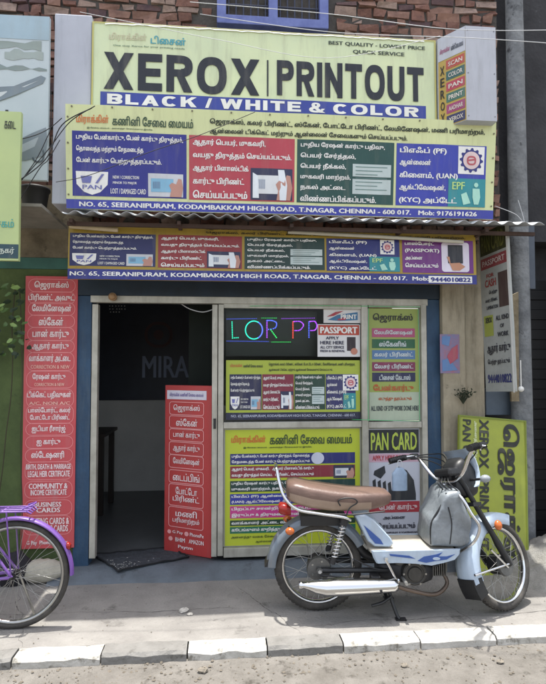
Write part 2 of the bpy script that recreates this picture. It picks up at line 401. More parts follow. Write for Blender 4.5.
# pebbles and grit on road and pavement
def chunks(name, n, fx, m, s0, s1, flat=.6):
    b = MB()
    for _ in range(n):
        p = fx(); r = random.uniform(s0, s1)*random.choice((.6, .8, 1, 1.3))
        M = Matrix.Translation(p) @ Matrix.Rotation(random.random()*6, 4, 'Z') @ Matrix.Diagonal((r, r*random.uniform(.6, 1), r*flat, 1))
        vs = [M @ (Vector(q).normalized()*random.uniform(.75, 1.1)) for q in ((1,0,0),(0,1,0),(-1,0,0),(0,-1,0),(0,0,1),(0,0,-1),(.7,.7,.5),(-.7,.6,.5))]
        b.add(vs, [(0,1,4),(1,2,4),(2,3,4),(3,0,4),(1,0,5),(2,1,5),(3,2,5),(0,3,5)])
    return b.build(name, m)
m_grit = mat('grit', '#776f63', .95, var=.4, vscale=30)
tag(chunks('road_grit', 900, lambda: Vector((random.uniform(-2.2, 2.4), kerb_y0-abs(random.gauss(0, .22)), ROAD+.003)), m_grit, .003, .011), 'small stones and dust along the foot of the kerb', 'grit', kind='stuff')
tag(chunks('pavement_grit', 420, lambda: Vector((random.uniform(-2.2, 2.5), random.uniform(kerb_y1, -.1), .004)), m_grit, .0015, .005), 'fine grit scattered over the pavement', 'grit', kind='stuff')
lp = [(184, 612, .03), (190, 615, .018), (405, 667, .022), (203, 672, .028), (500, 663, .02)]
lpl = ['crumpled pale paper scrap on the pavement below the poster', 'smaller crumpled paper bit beside the bigger scrap', 'dark stone on the road past the kerb', 'rounded pale stone on the road at the bottom edge', 'small stone on the road at bottom right']
for (px, py, r), lb in zip(lp, lpl):
    z = PAVE if py < 650 else ROAD; p = on(px, py, z); b = MB()
    b.ball((0, 0, r*.35), (r, r*.7, r*.45), 10); 
    for v in b.v: v += Vector([random.uniform(-1, 1)*r*.13 for _ in range(3)])
    o = b.build('paper_scrap' if 'paper' in lb else 'stone', mat('litter_paper', '#b9b4ab', .9, var=.2) if 'paper' in lb else mat('road_stone', '#847c70', .9, var=.3), smooth=False)
    o.location = p; tag(o, lb, 'paper scrap' if 'paper' in lb else 'stone')

# ------------------------------------------------------------------ shop building
WX = lambda px, py=400, Y=0: at(px, py, Y).x
WZ = lambda py, px=250, Y=0: at(px, py, Y).z
FL = .06                                   # shop floor
bld = empty('shop_building', (0, 0, 0), label='old brick shop building with blue posts and a cream plastered pillar', cat='building')
m_blue = mat('blue_wall_paint', '#2c4a66', .7, col2='#223a52', vscale=5, bump=.25, stain=('#3f5561', 9, .66), streak=('#56636a', .5))
m_cream = mat('cream_plaster', '#a39a86', .9, col2='#8a816d', vscale=4, bump=.5, bscale=30, stain=('#5c5547', 7, .62), streak=('#4d4637', .7))
m_green = mat('green_plaster', '#56663a', .9, col2='#3f4d2b', vscale=4, bump=.5, stain=('#2d3322', 6, .6))
m_dirty = mat('stained_beige_plaster', '#8a7f6b', .95, col2='#5d5546', vscale=5, bump=.5, stain=('#1f1c18', 4, .56))
m_teal = mat('teal_paint', '#3f6b61', .8, col2='#355a52', vscale=6, stain=('#27332f', 8, .64))
m_int = mat('interior_paint', '#d2d2ce', .8, var=.15, vscale=3)
m_dark = mat('interior_dark_board', '#1a1d24', .6, var=.3)
x_l = WX(76); x_fl = WX(91.5); x_fr = WX(426); x_bp = WX(439); x_pr = WX(482)
z_top = WZ(298); 
b = MB(); b.box((x_l, -.03, 0), (x_fl, .12, z_top)); b.build('post', m_blue, bld, bevel=.004)
b = MB(); b.box((x_fr, -.03, 0), (x_bp, .12, z_top)); b.build('post', m_blue, bld, bevel=.004)
b = MB(); b.box((x_l, -.04, z_top+.002), (x_bp, .12, WZ(270))); b.build('lintel', mat('dark_blue_lintel', '#1f3040', .7, col2='#18242f', vscale=5), bld, bevel=.004)
b = MB(); b.box((x_bp+.002, -.08, 0), (WX(462), .25, WZ(240))); b.build('pillar', m_cream, bld, bevel=.01)
b = MB(); b.box((WX(462)+.002, -.05, 0), (x_pr, .25, WZ(240))); b.build('pillar_rib', m_cream, bld, bevel=.01)
# left wall
b = MB(); b.box((-3.6, -.02, 0), (x_l-.002, .2, WZ(273))); b.build('green_wall', m_green, bld)
b = MB(); b.box((-3.6, -.025, WZ(273)+.002), (x_l+.1, .2, WZ(262))); b.build('teal_band', m_teal, bld)
b = MB(); b.box((-3.6, -.02, WZ(262)+.002), (x_l+.1, .2, WZ(192))); b.build('stained_wall', m_dirty, bld)
# brickwork above
m_brick = [mat('brick_a', '#7d5a4e', .9, col2='#5b4039', vscale=14, bump=.8, stain=('#3b3330', 16, .6)), mat('brick_b', '#8a6a5c', .9, col2='#6c5148', vscale=14, bump=.8),
           mat('brick_c', '#5e4743', .9, col2='#44343a', vscale=12, bump=.8), mat('brick_d', '#9a8478', .9, col2='#77665e', vscale=16, bump=.8, stain=('#4a4441', 12, .6))]
XB = WX(500, 60)
m_mort = mat('old_mortar', '#54504c', .95, col2='#3d3a37', vscale=10, bump=.8)
b = MB(); b.box((-3.6, .046, WZ(262)), (XB, .3, 5.2)); b.build('mortar_wall', m_mort, bld)
bk = MB(); z = 2.35; row = 0
while z < 5.15:
    x = -3.6 + random.random()*.2
    hh = random.uniform(.055, .075)
    while x < XB-.05:
        ln = min(random.choice((.09, .11, .13, .15, .18, .2)), XB-x); d = random.uniform(-.012, .014)
        if not (WX(214, 10) < x+ln and x < WX(330, 10) and z > 3.7):
            vs = []
            for sx in (0, 1):
                for sy in (0, 1):
                    for sz in (0, 1): vs.append(Vector((x+(.008 if not sx else ln-.008)+random.gauss(0, .005), (.07 if sy else .03+d)+random.gauss(0, .008), z+(.006 if not sz else hh-.006)+random.gauss(0, .006))))
            bk.add(vs, [(0,1,3,2),(4,6,7,5),(0,4,5,1),(2,3,7,6),(0,2,6,4),(1,5,7,3)], random.choice((0, 0, 1, 1, 2, 3)))
        x += ln
    z += hh; row += 1
bk.build('brickwork', m_brick, bld, bevel=.009)
# upper blue window
m_lav = mat('lavender_blue_window_paint', '#6c78b0', .6, col2='#55609a', vscale=9)
X0, X1 = WX(217, 10), WX(328, 10); ZB = WZ(27, 270); Z1 = 4.95
f = MB(); f.box((X0, -.02, ZB), (X1, .08, ZB+.07)); f.box((X0, -.02, Z1-.07), (X1, .08, Z1))
for xx in (X0, (X0+X1)/2-.035, X1-.07): f.box((xx, -.021, ZB+.002), (xx+.07, .079, Z1-.002))
wf = f.build('window', m_lav, bld, bevel=.004)
g = MB(); g.box((X0+.07, .05, ZB+.07), (X1-.07, .058, Z1-.07)); g.build('pane', mat('old_cream_pane', '#a9a48f', .35, col2='#6e7076', vscale=5), wf)
g = MB()
for k in range(13):
    xx = X0+.09+(X1-X0-.18)*k/12; g.cyl((xx, .015, ZB+.05), (xx, .015, Z1-.05), .006, n=8)
for zz in (ZB+.17, ZB+.45, ZB+.75): g.cyl((X0+.05, .012, zz), (X1-.05, .012, zz), .007, n=8)
g.build('window_bars', mat('bar_iron', '#343a4e', .6), wf)
# interior room
xi0, xi1, yb = -1.85, 1.25, 2.3
def slab(name, a, c, m, p=bld): b = MB(); b.box(a, c); return b.build(name, m, p)
slab('back_wall', (xi0, yb, FL-.002), (xi1, yb+.1, 2.5), m_int)
slab('side_wall', (xi0-.1, .121, FL), (xi0, yb, 2.5), m_int); slab('side_wall', (xi1, .121, FL), (xi1+.1, yb, 2.5), m_int)
slab('ceiling', (xi0-.1, .121, 2.5), (xi1+.1, yb+.1, 2.6), mat('ceiling_grey', '#8a8d90', .9))
m_plinth = mat('bluish_cement_step', '#626a72', .85, col2='#50565b', vscale=5, bump=.6, stain=('#3f4143', 7, .6))
# step (rounded cement plinth) in front of the door
R = []
for i in range(41):
    x = x_l-.12 + (x_bp+.1-(x_l-.12))*i/40; j = .02*noise.noise(Vector((x*3, .3, 1)))
    f_ = -.21+j
    R.append([Vector((x, .10, -.02)), Vector((x, .10, FL-.004)), Vector((x, -.06, FL-.006+j*.1)), Vector((x, f_+.07, FL-.018+j*.2)), Vector((x, f_+.02, .022)), Vector((x, f_-.03, .002)), Vector((x, f_-.04, -.02))])
st = MB(); st.rings(R); st.build('cement_step', m_plinth, bld)
slab('floor', (xi0-.1, .102, -.02), (xi1+.1, yb+.1, FL-.003), mat('dark_floor_tile', '#5a5c5e', .35, var=.3, vscale=4))

# mural board inside with the shop's name
B = wall_board('mural_board', 'dark board with faint lettering high on the back wall of the shop', 'board', [(98, 300), (215, 300), (215, 400), (98, 400)], yb-.03, (117, 100))
B.panel('panel', mat('mural_dark_blue', '#2c3344', .5, var=.3, vscale=4), .02)
B.lines('lettering', [('MIRACLE', 44, 56, 125, 78), ], mat('mural_pale', '#8f9bb5', .6), bold=.02)
q = MB(); B.ring(q, 46, 22, 74, 48, 12, 3, .004); B.disc(q, 60, 35, 5, .004); q.build('emblem', mat('mural_red', '#4b3338', .6), B.root, fix=False)

# table and chair in the gloom
def table(x, y, w_, d_, h, rz=0):
    t = empty('table', (x, y, FL), rz, 'dark wooden table standing against the shop interior wall', 'table')
    m = mat('dark_wood', '#2a211d', .5, var=.3)
    b = MB(); b.box((-w_/2, -d_/2, h-.03), (w_/2, d_/2, h)); b.build('table_top', m, t)
    for sx in (-1, 1):
        for sy in (-1, 1):
            b = MB(); b.box((sx*(w_/2-.05)-.025, sy*(d_/2-.05)-.025, 0), (sx*(w_/2-.05)+.025, sy*(d_/2-.05)+.025, h-.031)); b.build('leg', m, t)
table(-1.42, 1.55, .62, .6, .78)

# ------------------------------------------------------------------ aluminium shopfront
m_alu = mat('aluminium_section', '#b9b7ad', .45, metal=.35, col2='#99978c', vscale=6, stain=('#6d6a60', 12, .68), streak=('#6b675c', .5))
sf = empty('shopfront_frame', (x_fl, 0, FL), label='aluminium shopfront frame with open doorway and four window bays', cat='shopfront')
def bar(name, px0, py0, px1, py1, y0=-.035, y1=.03, m=m_alu):
    pm = ((px0+px1)/2, (py0+py1)/2); b = MB()
    b.box((WX(px0, pm[1]), y0, WZ(py1, pm[0])), (WX(px1, pm[1]), y1, WZ(py0, pm[0])))
    o = b.build(name, m, sf, bevel=.003); o.matrix_parent_inverse = sf.matrix_world.inverted(); return o
sf.location = (0, 0, 0)
bar('door_post', 91.7, 304.6, 97.7, 557, -.033)
bar('top_rail', 91.7, 297.8, 426, 304.5)
bar('door_post', 211.8, 304.7, 217.3, 556, -.02, .02)
bar('mullion', 218, 304.7, 223.4, 554.5, -.036)
bar('mullion', 361, 304.7, 367.4, 548, -.036)
bar('end_post', 420.5, 304.7, 426, 546, -.036)
bar('sub_rail', 223.6, 304.7, 360.8, 309, -.028, .02); bar('sub_rail', 367.6, 304.7, 420.3, 308, -.028, .02)
bar('cross_rail', 223.6, 421.3, 360.8, 427.4, -.032); bar('cross_rail', 367.6, 421.3, 420.3, 427.4, -.032)
bar('bottom_rail', 223.6, 545, 360.8, 554, -.034); bar('bottom_rail', 367.6, 541, 420.3, 550, -.034)
m_glass = mat('window_glass', '#dfe8e6', .03, trans=1, spec=.3)
m_glass.node_tree.nodes['Principled BSDF'].inputs['IOR'].default_value = 1.2
b = MB(); b.box((WX(223.5), .004, WZ(421.5)), (WX(361), .009, WZ(308.5))); o = b.build('glass_pane', m_glass, sf)
m_back = mat('bay_backing', '#a7a79c', .6, var=.1)
for a in ((223.5, 427, 361, 546), (367.5, 307.5, 420.4, 422), (367.5, 427, 420.4, 543)):
    b = MB(); b.box((WX(a[0], (a[1]+a[3])/2), -.0, WZ(a[3])), (WX(a[2], (a[1]+a[3])/2), .012, WZ(a[1]))); b.build('bay_panel', m_back, sf)
# small dark latch on the double post
b = MB(); b.box((WX(213.5, 425), -.03, WZ(428)), (WX(216, 425), -.0202, WZ(418))); b.build('latch', mat('black_latch', '#222222', .5), sf)
# green reflective tape threads round the right bays
m_tape = mat('green_thread', '#54c47c', .5, emit=0)
b = MB()
b.tube([at(250, 306, -.04), at(300, 305.5, -.042), at(358, 306, -.04), at(420, 307, -.04)], .0022, 6)
b.tube([at(368.6, 308, -.04), at(367.6, 360, -.04), at(368.3, 421, -.04)], .0018, 6); b.tube([at(418, 309, -.04), at(419, 360, -.04), at(419.6, 421, -.04)], .0018, 6)
b.tube([at(352, 419.5, -.04), at(385, 420.5, -.041), at(419, 421, -.04)], .0018, 6)
tag(b.build('light_string_wire', m_tape), 'thin green wire strung round the upper window bays', 'wire')

# ------------------------------------------------------------------ signs
NAVY, RED_, DGRN, BLU, PUR = '#2b2f86', '#b2404e', '#1f4a46', '#3540a6', '#7d2f8c'
white = ink('#e9e9e6'); black = ink('#1d2022'); cream = ink('#d6dba0')
BR_TXT = {
 'b1': ["புதிய பேன்கார்டு, பேன் கார்டு திருத்தம்,", "தொலைந்த மற்றும் சேதமடைந்த", "பேன் கார்டு பெற்றுத்தரப்படும்."],
 'b2': ["ஆதார் பெயர், முகவரி,", "வயது திருத்தம் செய்யப்படும்.", "ஆதார் பிளாஸ்டிக்", "கார்டு பிரிண்ட்", "செய்யப்படும்"],
 'b3': ["புதிய ரேஷன் கார்டு பதிவு,", "பெயர் சேர்த்தல்,", "பெயர் நீக்கல்,", "முகவரி மாற்றம்,", "நகல் அட்டை", "விண்ணப்பிக்கப்படும்."],
 'b4': ["பிஎஃப் (PF)", "ஆன்லைன்", "கிளைம், (UAN)", "ஆக்டிவேஷன்,", "(KYC) அப்டேட்"],
 'b5': ["பாஸ்போர்ட்", "(PASSPORT)", "அப்ளை", "செய்யப்படும்"]}
TITLE = ("மிராக்கிள்", "கணினி சேவை மையம்")
HEAD = ("ஜெராக்ஸ், கலர் பிரிண்ட், ஸ்கேன், போட்டோ பிரிண்ட், லேமினேஷன், மணி பரிமாற்றம்,", "ஆன்லைன் டிக்கெட் மற்றும் ஆன்லைன் சேவைகளும் செய்யப்படும்.")

def emblem_shield(B, u, v, w_, h, d, par):
    b = MB(); B.poly(b, [(u, v), (u+w_, v), (u+w_*.98, v+h*.55), (u+w_*.75, v+h*.88), (u+w_*.5, v+h), (u+w_*.25, v+h*.88), (u+w_*.02, v+h*.55)], d)
    o = b.build('shield_emblem', white, par, fix=False)
    b = MB(); B.poly(b, [(u+w_*.15, v+h*.2), (u+w_*.5, v+h*.2), (u+w_*.45, v+h*.5), (u+w_*.2, v+h*.5)], d+.002); B.poly(b, [(u+w_*.6, v+h*.5), (u+w_*.68, v+h*.5), (u+w_*.88, v+h*.1), (u+w_*.8, v+h*.1)], d+.0022)
    B.text(b, 'PAN', u+w_*.2, v+h*.58, u+w_*.8, v+h*.76, d+.002); b.build('shield_print', ink('#6a6fae'), o, fix=False)
def hand_card(B, u, v, w_, h, d, par, bg, card):
    o = B.rect('card_picture', u, v, u+w_, v+h, ink(bg), d, par)
    b = MB(); B.grid(b, u+w_*.08, v+h*.22, u+w_*.72, v+h*.8, d+.0015); b.build('printed_card', ink(card), par, fix=False)
    b = MB()
    B.poly(b, [(u+w_*.62, v+h), (u+w_*.66, v+h*.7), (u+w_*.6, v+h*.5), (u+w_*.68, v+h*.38), (u+w_*.8, v+h*.45), (u+w_*.86, v+h*.2), (u+w_*.95, v+h*.22), (u+w_, v+h*.6), (u+w_*.95, v+h)], d+.003)
    b.build('printed_hand', ink('#b98a7c'), par, fix=False)
    B.lines('card_lines', [('aaaa aaa', u+w_*.12, v+h*.3, u+w_*.5, v+h*.4), ('aaa aaaaa a', u+w_*.12, v+h*.5, u+w_*.55, v+h*.6)][:0] or [('|||||||', u+w_*.14, v+h*.35, u+w_*.34, v+h*.65)], ink('#6b7fa0'), par, d+.0028)
def gear(B, u, v, r, d, par, rx=1.0):
    o = B.rect('emblem_square', u-r*1.25*rx, v-r*1.25, u+r*1.25*rx, v+r*1.25, white, d, par)
    b = MB(); n = 12
    P = []
    for k in range(n*4):
        a = 2*PI*k/(n*4); rr = r*(1.12 if k % 4 in (0, 1) else .93); P.append((u+rr*rx*math.cos(a), v+rr*math.sin(a)))
    B.poly(b, P[::-1][::-1], d+.0015); b.build('gear_ring', ink('#262c7a'), par, fix=False)
    b = MB(); B.disc(b, u, v, r*.8*rx, d+.003, r2=r*.8); b.build('emblem_disc', ink('#e0c9c9'), par, fix=False)
    b = MB()
    B.ring(b, u-r*.45*rx, v-r*.4, u+r*.45*rx, v+r*.45, r*.35, r*.16, d+.0042); B.poly(b, [(u-r*.4*rx, v-r*.05), (u+r*.3*rx, v-r*.15), (u+r*.35*rx, v), (u-r*.35*rx, v+r*.1)], d+.0044)
    b.build('emblem_mark', ink('#b8505c'), par, fix=False)
def service_boxes(B, boxes, lh, pad, d=.002, dim=False, fit=None):
    "boxes: key, u0, v0, u1, v1, colour"
    for key, u0, v0, u1, v1, col in boxes:
        p = B.rect('service_panel', u0, v0, u1, v1, ink(col), d)
        T = BR_TXT[key]; n = len(T); wd = u1-u0; ht = v1-v0
        step = ht/ {3: 5.6, 5: 5, 6: 6, 4: 4.6}[n]
        fr = {'b1': (.97, .62, .78), 'b2': (.72, .97, .56, .52, .55), 'b3': (.9, .6, .5, .55, .5, .82), 'b4': (.55, .38, .68, .55, .68), 'b5': (.45, .52, .28, .5)}[key]
        L = [(t, u0+wd*.035, v0+step*k+step*.24, u0+wd*fr[k], v0+step*k+step*.86) for k, t in enumerate(T)]
        B.lines('lettering', L, white, p, d+.0025, bold=.038)
        if key == 'b1':
            emblem_shield(B, u0+wd*.03, v1-ht*.38, wd*.28, ht*.36, d+.002, p)
            B.lines('small_lettering', [('NEW / CORRECTION', u0+wd*.35, v1-ht*.33, u0+wd*.58, v1-ht*.28), ('MINOR TO MAJOR', u0+wd*.35, v1-ht*.24, u0+wd*.56, v1-ht*.19), ('LOST / DAMAGED CARD', u0+wd*.33, v1-ht*.13, u0+wd*.64, v1-ht*.05)], white, p, d+.0025)
            hand_card(B, u0+wd*.66, v1-ht*.38, wd*.31, ht*.36, d+.002, p, '#c6c9cf', '#7fb2cf')
        if key == 'b2':
            hand_card(B, u0+wd*.58, v1-ht*.52, wd*.4, ht*.5, d+.002, p, '#2c3050', '#d9dde0')
            b = MB(); B.poly(b, [(u0+wd*.84, v1-ht*.5), (u0+wd*.9, v1-ht*.5), (u0+wd*.93, v1-ht*.25), (u0+wd*.92, v1-ht*.02), (u0+wd*.86, v1-ht*.02)], d+.0055); B.poly(b, [(u0+wd*.6, v1-ht*.45), (u0+wd*.65, v1-ht*.4), (u0+wd*.66, v1-ht*.05), (u0+wd*.6, v1-ht*.05)], d+.0056)
            b.build('printed_sleeve', ink('#dfe6ec'), p, fix=False)
        if key == 'b3':
            q = MB(); B.grid(q, u0+wd*.57, v0+ht*.36, u0+wd*.97, v0+ht*.56, d+.002); B.grid(q, u0+wd*.57, v0+ht*.6, u0+wd*.97, v0+ht*.84, d+.002); q.build('printed_forms', ink('#b9c7c6'), p, fix=False)
            q = MB()
            for k in range(7): q_v = v0+ht*(.4+.06*k); B.grid(q, u0+wd*.6, q_v, u0+wd*(.93-.05*(k % 3)), q_v+ht*.012, d+.0035)
            q.build('form_lines', ink('#5f7f7c'), p, fix=False)
        if key == 'b4':
            rx = (B.W/B.uw) and (B.H/B.uh)/(B.W/B.uw)
            gear(B, u1-wd*.17, v0+ht*.24, ht*.18, d+.002, p, rx)
            t = B.rect('teal_picture', u1-wd*.42, v0+ht*.54, u1, v1, ink('#2c8c96'), d+.002, p)
            B.lines('picture_lettering', [('EPF', u1-wd*.38, v0+ht*.6, u1-wd*.24, v0+ht*.72)], ink('#bfe08a'), t, d+.005)
            q = MB(); B.poly(q, [(u1-wd*.28, v0+ht*.8), (u1-wd*.22, v0+ht*.76), (u1-wd*.17, v0+ht*.94), (u1-wd*.25, v0+ht*.97)], d+.005)
            B.disc(q, u1-wd*.11, v0+ht*.64, wd*.025, d+.005, n=10); B.poly(q, [(u1-wd*.15, v0+ht*.7), (u1-wd*.07, v0+ht*.7), (u1-wd*.06, v0+ht*.84), (u1-wd*.08, v0+ht*.96), (u1-wd*.13, v0+ht*.96), (u1-wd*.15, v0+ht*.84)], d+.0052)
            q.build('printed_figures', ink('#a9dccb'), t, fix=False)
        if key == 'b5':
            q = MB(); B.ring(q, u1-wd*.45, v0+ht*.06, u1-wd*.06, v1-ht*.04, 3, 3, d+.002); B.grid(q, u1-wd*.43, v0+ht*.1, u1-wd*.08, v1-ht*.08, d+.0019)
            o = q.build('passport_picture', ink('#dcd6e6'), p, fix=False)
            q = MB(); B.grid(q, u1-wd*.36, v0+ht*.14, u1-wd*.15, v0+ht*.7, d+.0042); q.build('printed_passport', ink('#23252f'), o, fix=False)
            q = MB(); B.poly(q, [(u1-wd*.38, v0+ht*.5), (u1-wd*.34, v0+ht*.5), (u1-wd*.33, v0+ht*.7), (u1-wd*.2, v0+ht*.68), (u1-wd*.12, v0+ht*.8), (u1-wd*.2, v1-ht*.08), (u1-wd*.3, v1-ht*.08)], d+.0055); q.build('printed_hand', ink('#c08a6c'), o, fix=False)

# big top board: XEROX | PRINTOUT
B = wall_board('signboard', 'large pale green signboard reading XEROX PRINTOUT above the shop', 'signboard', [(92, 20.5), (437, 42), (434.5, 123), (92, 108)], -.46, (345, 84), wave=.0025)
B.panel('panel', mat('pale_green_flex', '#d0daae', .55, col2='#c2cfad', vscale=1.6, streak=('#8f9078', .55)), .03)
fr = MB()
for a, c in (((0, -.0), (345, 1.2)), ((0, 82.8), (345, 84))): B.grid(fr, a[0], a[1], c[0], c[1], .006)
for a in ((0, 0, 1.4, 84), (343.6, 0, 345, 84)): B.grid(fr, *a, .006)
fr.build('frame', mat('sign_edge_yellow', '#b9b36a', .6), B.root)
big = ink('#171c26')
B.heavy('word', 'XEROX', 11.5, 29, 163, 65, big); B.heavy('word', 'PRINTOUT', 180.5, 28.5, 332, 63.5, big, gap=.13)
q = MB(); B.grid(q, 170.5, 29, 172, 65, .004); q.build('divider_line', big, B.root, fix=False)
s_ = B.rect('blue_strip', 8.5, 67.5, 334, 81, ink('#2f3f97'), .002)
B.heavy('words', 'BLACK / WHITE & COLOR', 15, 69.4, 326, 79.2, white, s_, .0045, gap=.17, st=.27, space=.3)
B.lines('small_lettering', [('BEST QUALITY - LOWEST PRICE', 233, 6.5, 334, 10.8), ('QUICK SERVICE', 258, 14, 312, 18.5)], ink('#2c3a30'), bold=.03)
B.lines('teal_lettering', [('டிசைன்', 56, 11, 90, 19)], ink('#3d9bab'), bold=.03)
B.lines('faded_lettering', [(TITLE[0], 16, 9.5, 52, 18)], ink('#c4bfa0'), bold=.02)
B.lines('motto_lettering', [('One stop Xerox for your printing needs', 20, 21.2, 89, 23.4)], ink('#5e7a63'), bold=.02)
# torn white edge of flex along its top
q = MB(); vs = []; n = 60
for i in range(n+1):
    u = 12+i*(333-12)/n; vs += [B.P(u, -.3, .004), B.P(u, 2.0+1.4*noise.noise(Vector((u*.12, 2, 0))), .008)]
q.add(vs, [(2*i, 2*i+1, 2*i+3, 2*i+2) for i in range(n)]); q.build('torn_edge', mat('torn_white_flex', '#d8dcd8', .6), B.root, fix=False)

# upper service banner, tilted forward
B = wall_board('service_banner', 'bright pale yellow banner of four service boxes standing on the awning', 'banner', [(67.5, 108), (497, 127), (487, 220.5), (67.5, 207)], -.50, (429, 97), wave=.004, tilt=math.radians(6))
B.panel('panel', mat('pale_yellow_flex', '#d0d6a0', .5, col2='#c6cd9c', vscale=1.3, streak=('#8d8c6c', .5)), .025)
service_boxes(B, [('b1', 6, 24.5, 114.5, 85, NAVY), ('b2', 117, 24.5, 221, 85.5, RED_), ('b3', 223.5, 24.5, 322.5, 85.5, DGRN), ('b4', 325, 24.5, 419.5, 85.5, BLU)], 10, 3)
B.lines('title_lettering', [(TITLE[0], 10, 9, 40.5, 18.5)], ink('#d2763c'), bold=.03)
B.lines('green_title_lettering', [(TITLE[1], 44, 9.5, 121, 18.5), ('இ-சேவை மையம் - அனைத்து சேவைகளும் இங்கே', 20, 20.6, 82, 22.4)], ink('#2d4a34'), bold=.03)
B.lines('service_lettering', [(HEAD[0], 137, 8, 417, 14.8), (HEAD[1], 137, 17, 336, 23.6)], ink('#1a2718'), bold=.042)
st_ = B.rect('address_strip', 0, 88.2, 429, 97, ink('#3a42a0'), .002)
B.lines('lettering', [('NO. 65, SEERANIPURAM, KODAMBAKKAM HIGH ROAD, T.NAGAR, CHENNAI - 600 017.   Mob: 9176191626', 12, 90.2, 411, 95.4)], white, st_, .0045, bold=.04)

for u, v in [(u, 2.2) for u in range(6, 429, 38)] + [(u, v) for v in range(12, 95, 24) for u in (2.2, 426.6)]:
    q = MB(); c_ = B.P(u, v, .003); q.cyl(c_, c_+Vector((0, -.003, 0)), .006, n=12); q.build('eyelet', mat('brass_eyelet', '#6f6a58', .4, metal=.6), B.root)
# lower banner under the awning, flex and print darkened to paint in its shade
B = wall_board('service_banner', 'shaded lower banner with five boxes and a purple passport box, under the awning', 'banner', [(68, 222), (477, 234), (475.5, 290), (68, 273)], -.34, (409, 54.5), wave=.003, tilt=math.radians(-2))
B.panel('panel', mat('shaded_golden_flex', '#a68d34', .5, col2='#957e30', vscale=2, streak=('#5c5236', .6)), .02)
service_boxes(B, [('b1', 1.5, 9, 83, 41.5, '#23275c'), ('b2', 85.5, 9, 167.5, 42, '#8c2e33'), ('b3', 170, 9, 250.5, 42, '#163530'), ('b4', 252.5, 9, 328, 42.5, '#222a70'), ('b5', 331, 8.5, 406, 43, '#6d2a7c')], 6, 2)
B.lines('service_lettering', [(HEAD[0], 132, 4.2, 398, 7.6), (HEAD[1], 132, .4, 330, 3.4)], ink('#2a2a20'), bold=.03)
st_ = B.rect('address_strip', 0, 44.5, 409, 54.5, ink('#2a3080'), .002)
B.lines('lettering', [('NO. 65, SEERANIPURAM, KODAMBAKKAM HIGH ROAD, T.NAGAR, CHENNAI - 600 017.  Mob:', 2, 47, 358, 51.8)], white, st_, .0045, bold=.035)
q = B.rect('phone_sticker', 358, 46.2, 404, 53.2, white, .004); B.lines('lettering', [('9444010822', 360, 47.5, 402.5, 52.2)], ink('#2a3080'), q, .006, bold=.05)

# red list panel on the left wall
B = wall_board('list_panel', 'tall red panel listing services in pill outlines on the green wall', 'sign panel', [(25, 277.5), (77.5, 275), (74.5, 547.5), (21.5, 549)], -.045, (53, 271.5), wave=.002)
B.panel('panel', mat('red_flex', '#ba4349', .5, col2='#bd5558', vscale=1.5, streak=('#a8787a', .5)), .012)
items = [(["ஜெராக்ஸ்"], 5, 14, 9, 44), (["பிரிண்ட் அவுட்"], 18, 26, 3, 50), (["லேமினேஷன்"], 28.5, 38, 7, 47), (["ஸ்கேன்"], 41.5, 50, 14, 39), (["பான் கார்டு"], 54, 63.5, 8, 45), (["ஆதார் கார்டு"], 67, 75.5, 8, 45),
 (["வாக்காளர் அட்டை", "CORRECTION & NEW"], 79, 93.5, 5, 47), (["ரேஷன் கார்டு", "CORRECTION & NEW"], 98, 111, 9, 42), (["டிக்கெட் பதிவுகள்", "A/C, NON A/C"], 116, 130, 4, 48), (["பாஸ்போர்ட், கலர்", "போட்டோ பிரிண்ட்"], 132, 146.5, 5, 48),
 (["ஐடியா ரீசார்ஜ்"], 150, 158, 9, 43), (["ஐ கார்டு"], 163, 171, 14, 38), (["ஸ்டேஷனரி"], 175.5, 184.5, 9, 42), (["BIRTH, DEATH & MARRIAGE", "LEGAL HEIR CERTIFICATE"], 188.5, 202, 4, 49), (["COMMUNITY &", "INCOME CERTIFICATE"], 207.5, 220, 7, 46), (["BUSINESS", "CARDS"], 226, 237, 13, 40),
 (["VISITING CARDS &", "WEDDING CARDS"], 241.5, 256, 8, 48)]
pl = MB(); L = []; L2 = []
for T, v0, v1, u0, u1 in items:
    B.ring(pl, 1.8+1, v0-2.2, 50.8, v1+2.2, min((v1-v0)/2+1.9, 7), .6, .0025)
    n = len(T)
    for k, t in enumerate(T):
        a = v0+(v1-v0)*k/n; c = v0+(v1-v0)*(k+1)/n-(.8 if n > 1 else 0)
        if n == 2 and v0 < 120: a, c = ((v0, v0+(v1-v0)*.6), (v0+(v1-v0)*.75, v1))[k]
        w0 = (u0 if k == 0 else u0+2); w1 = (u1 if k == 0 else u1-1)
        (L2 if (n == 2 and k == 1 and v0 < 120) else L).append((t, w0, a, w1, c))
L.append(("G Pay  PhonePe  Paytm", 6, 263.5, 47, 268.5))
pl.build('pill_outlines', ink('#e08a8c'), B.root, fix=False)
B.lines('lettering', L, ink('#ecd9d9'), bold=.035); B.lines('small_lettering', L2, ink('#e7b7a9'), bold=.02)

# red standee inside the doorway
pR = at(211, 552, .03); pL = at(164.5, 545, .26)
B = plan_board('standee', 'red standing board of service names in the open doorway', 'standee', (pL.x, .24), (pR.x, .03), FL, FL+(WZ(386, 209, .03)-FL), (48, 166))
B.panel('panel', mat('standee_red', '#b13a3a', .45, col2='#a13534', vscale=2, streak=('#8a5a5a', .4)), .06)
q = B.rect('white_strip', 2, 5, 43, 14, ink('#d2cfdc')); B.lines('lettering', [(TITLE[0]+" "+TITLE[1], 5, 7.3, 40, 11.8)], ink('#6a5a9c'), q, .005)
its = [(["ஜெராக்ஸ்"], 19, 27), (["ஸ்கேன்"], 33, 40.5), (["பான் கார்டு"], 46, 53), (["ஆதார் கார்டு"], 59, 67), (["லேமினேஷன்"], 72, 80), (["டைப்பிங்"], 87, 95), (["போட்டோ", "பிரிண்ட்"], 101, 117.5), (["மணி", "பரிமாற்றம்"], 123.5, 138.5)]
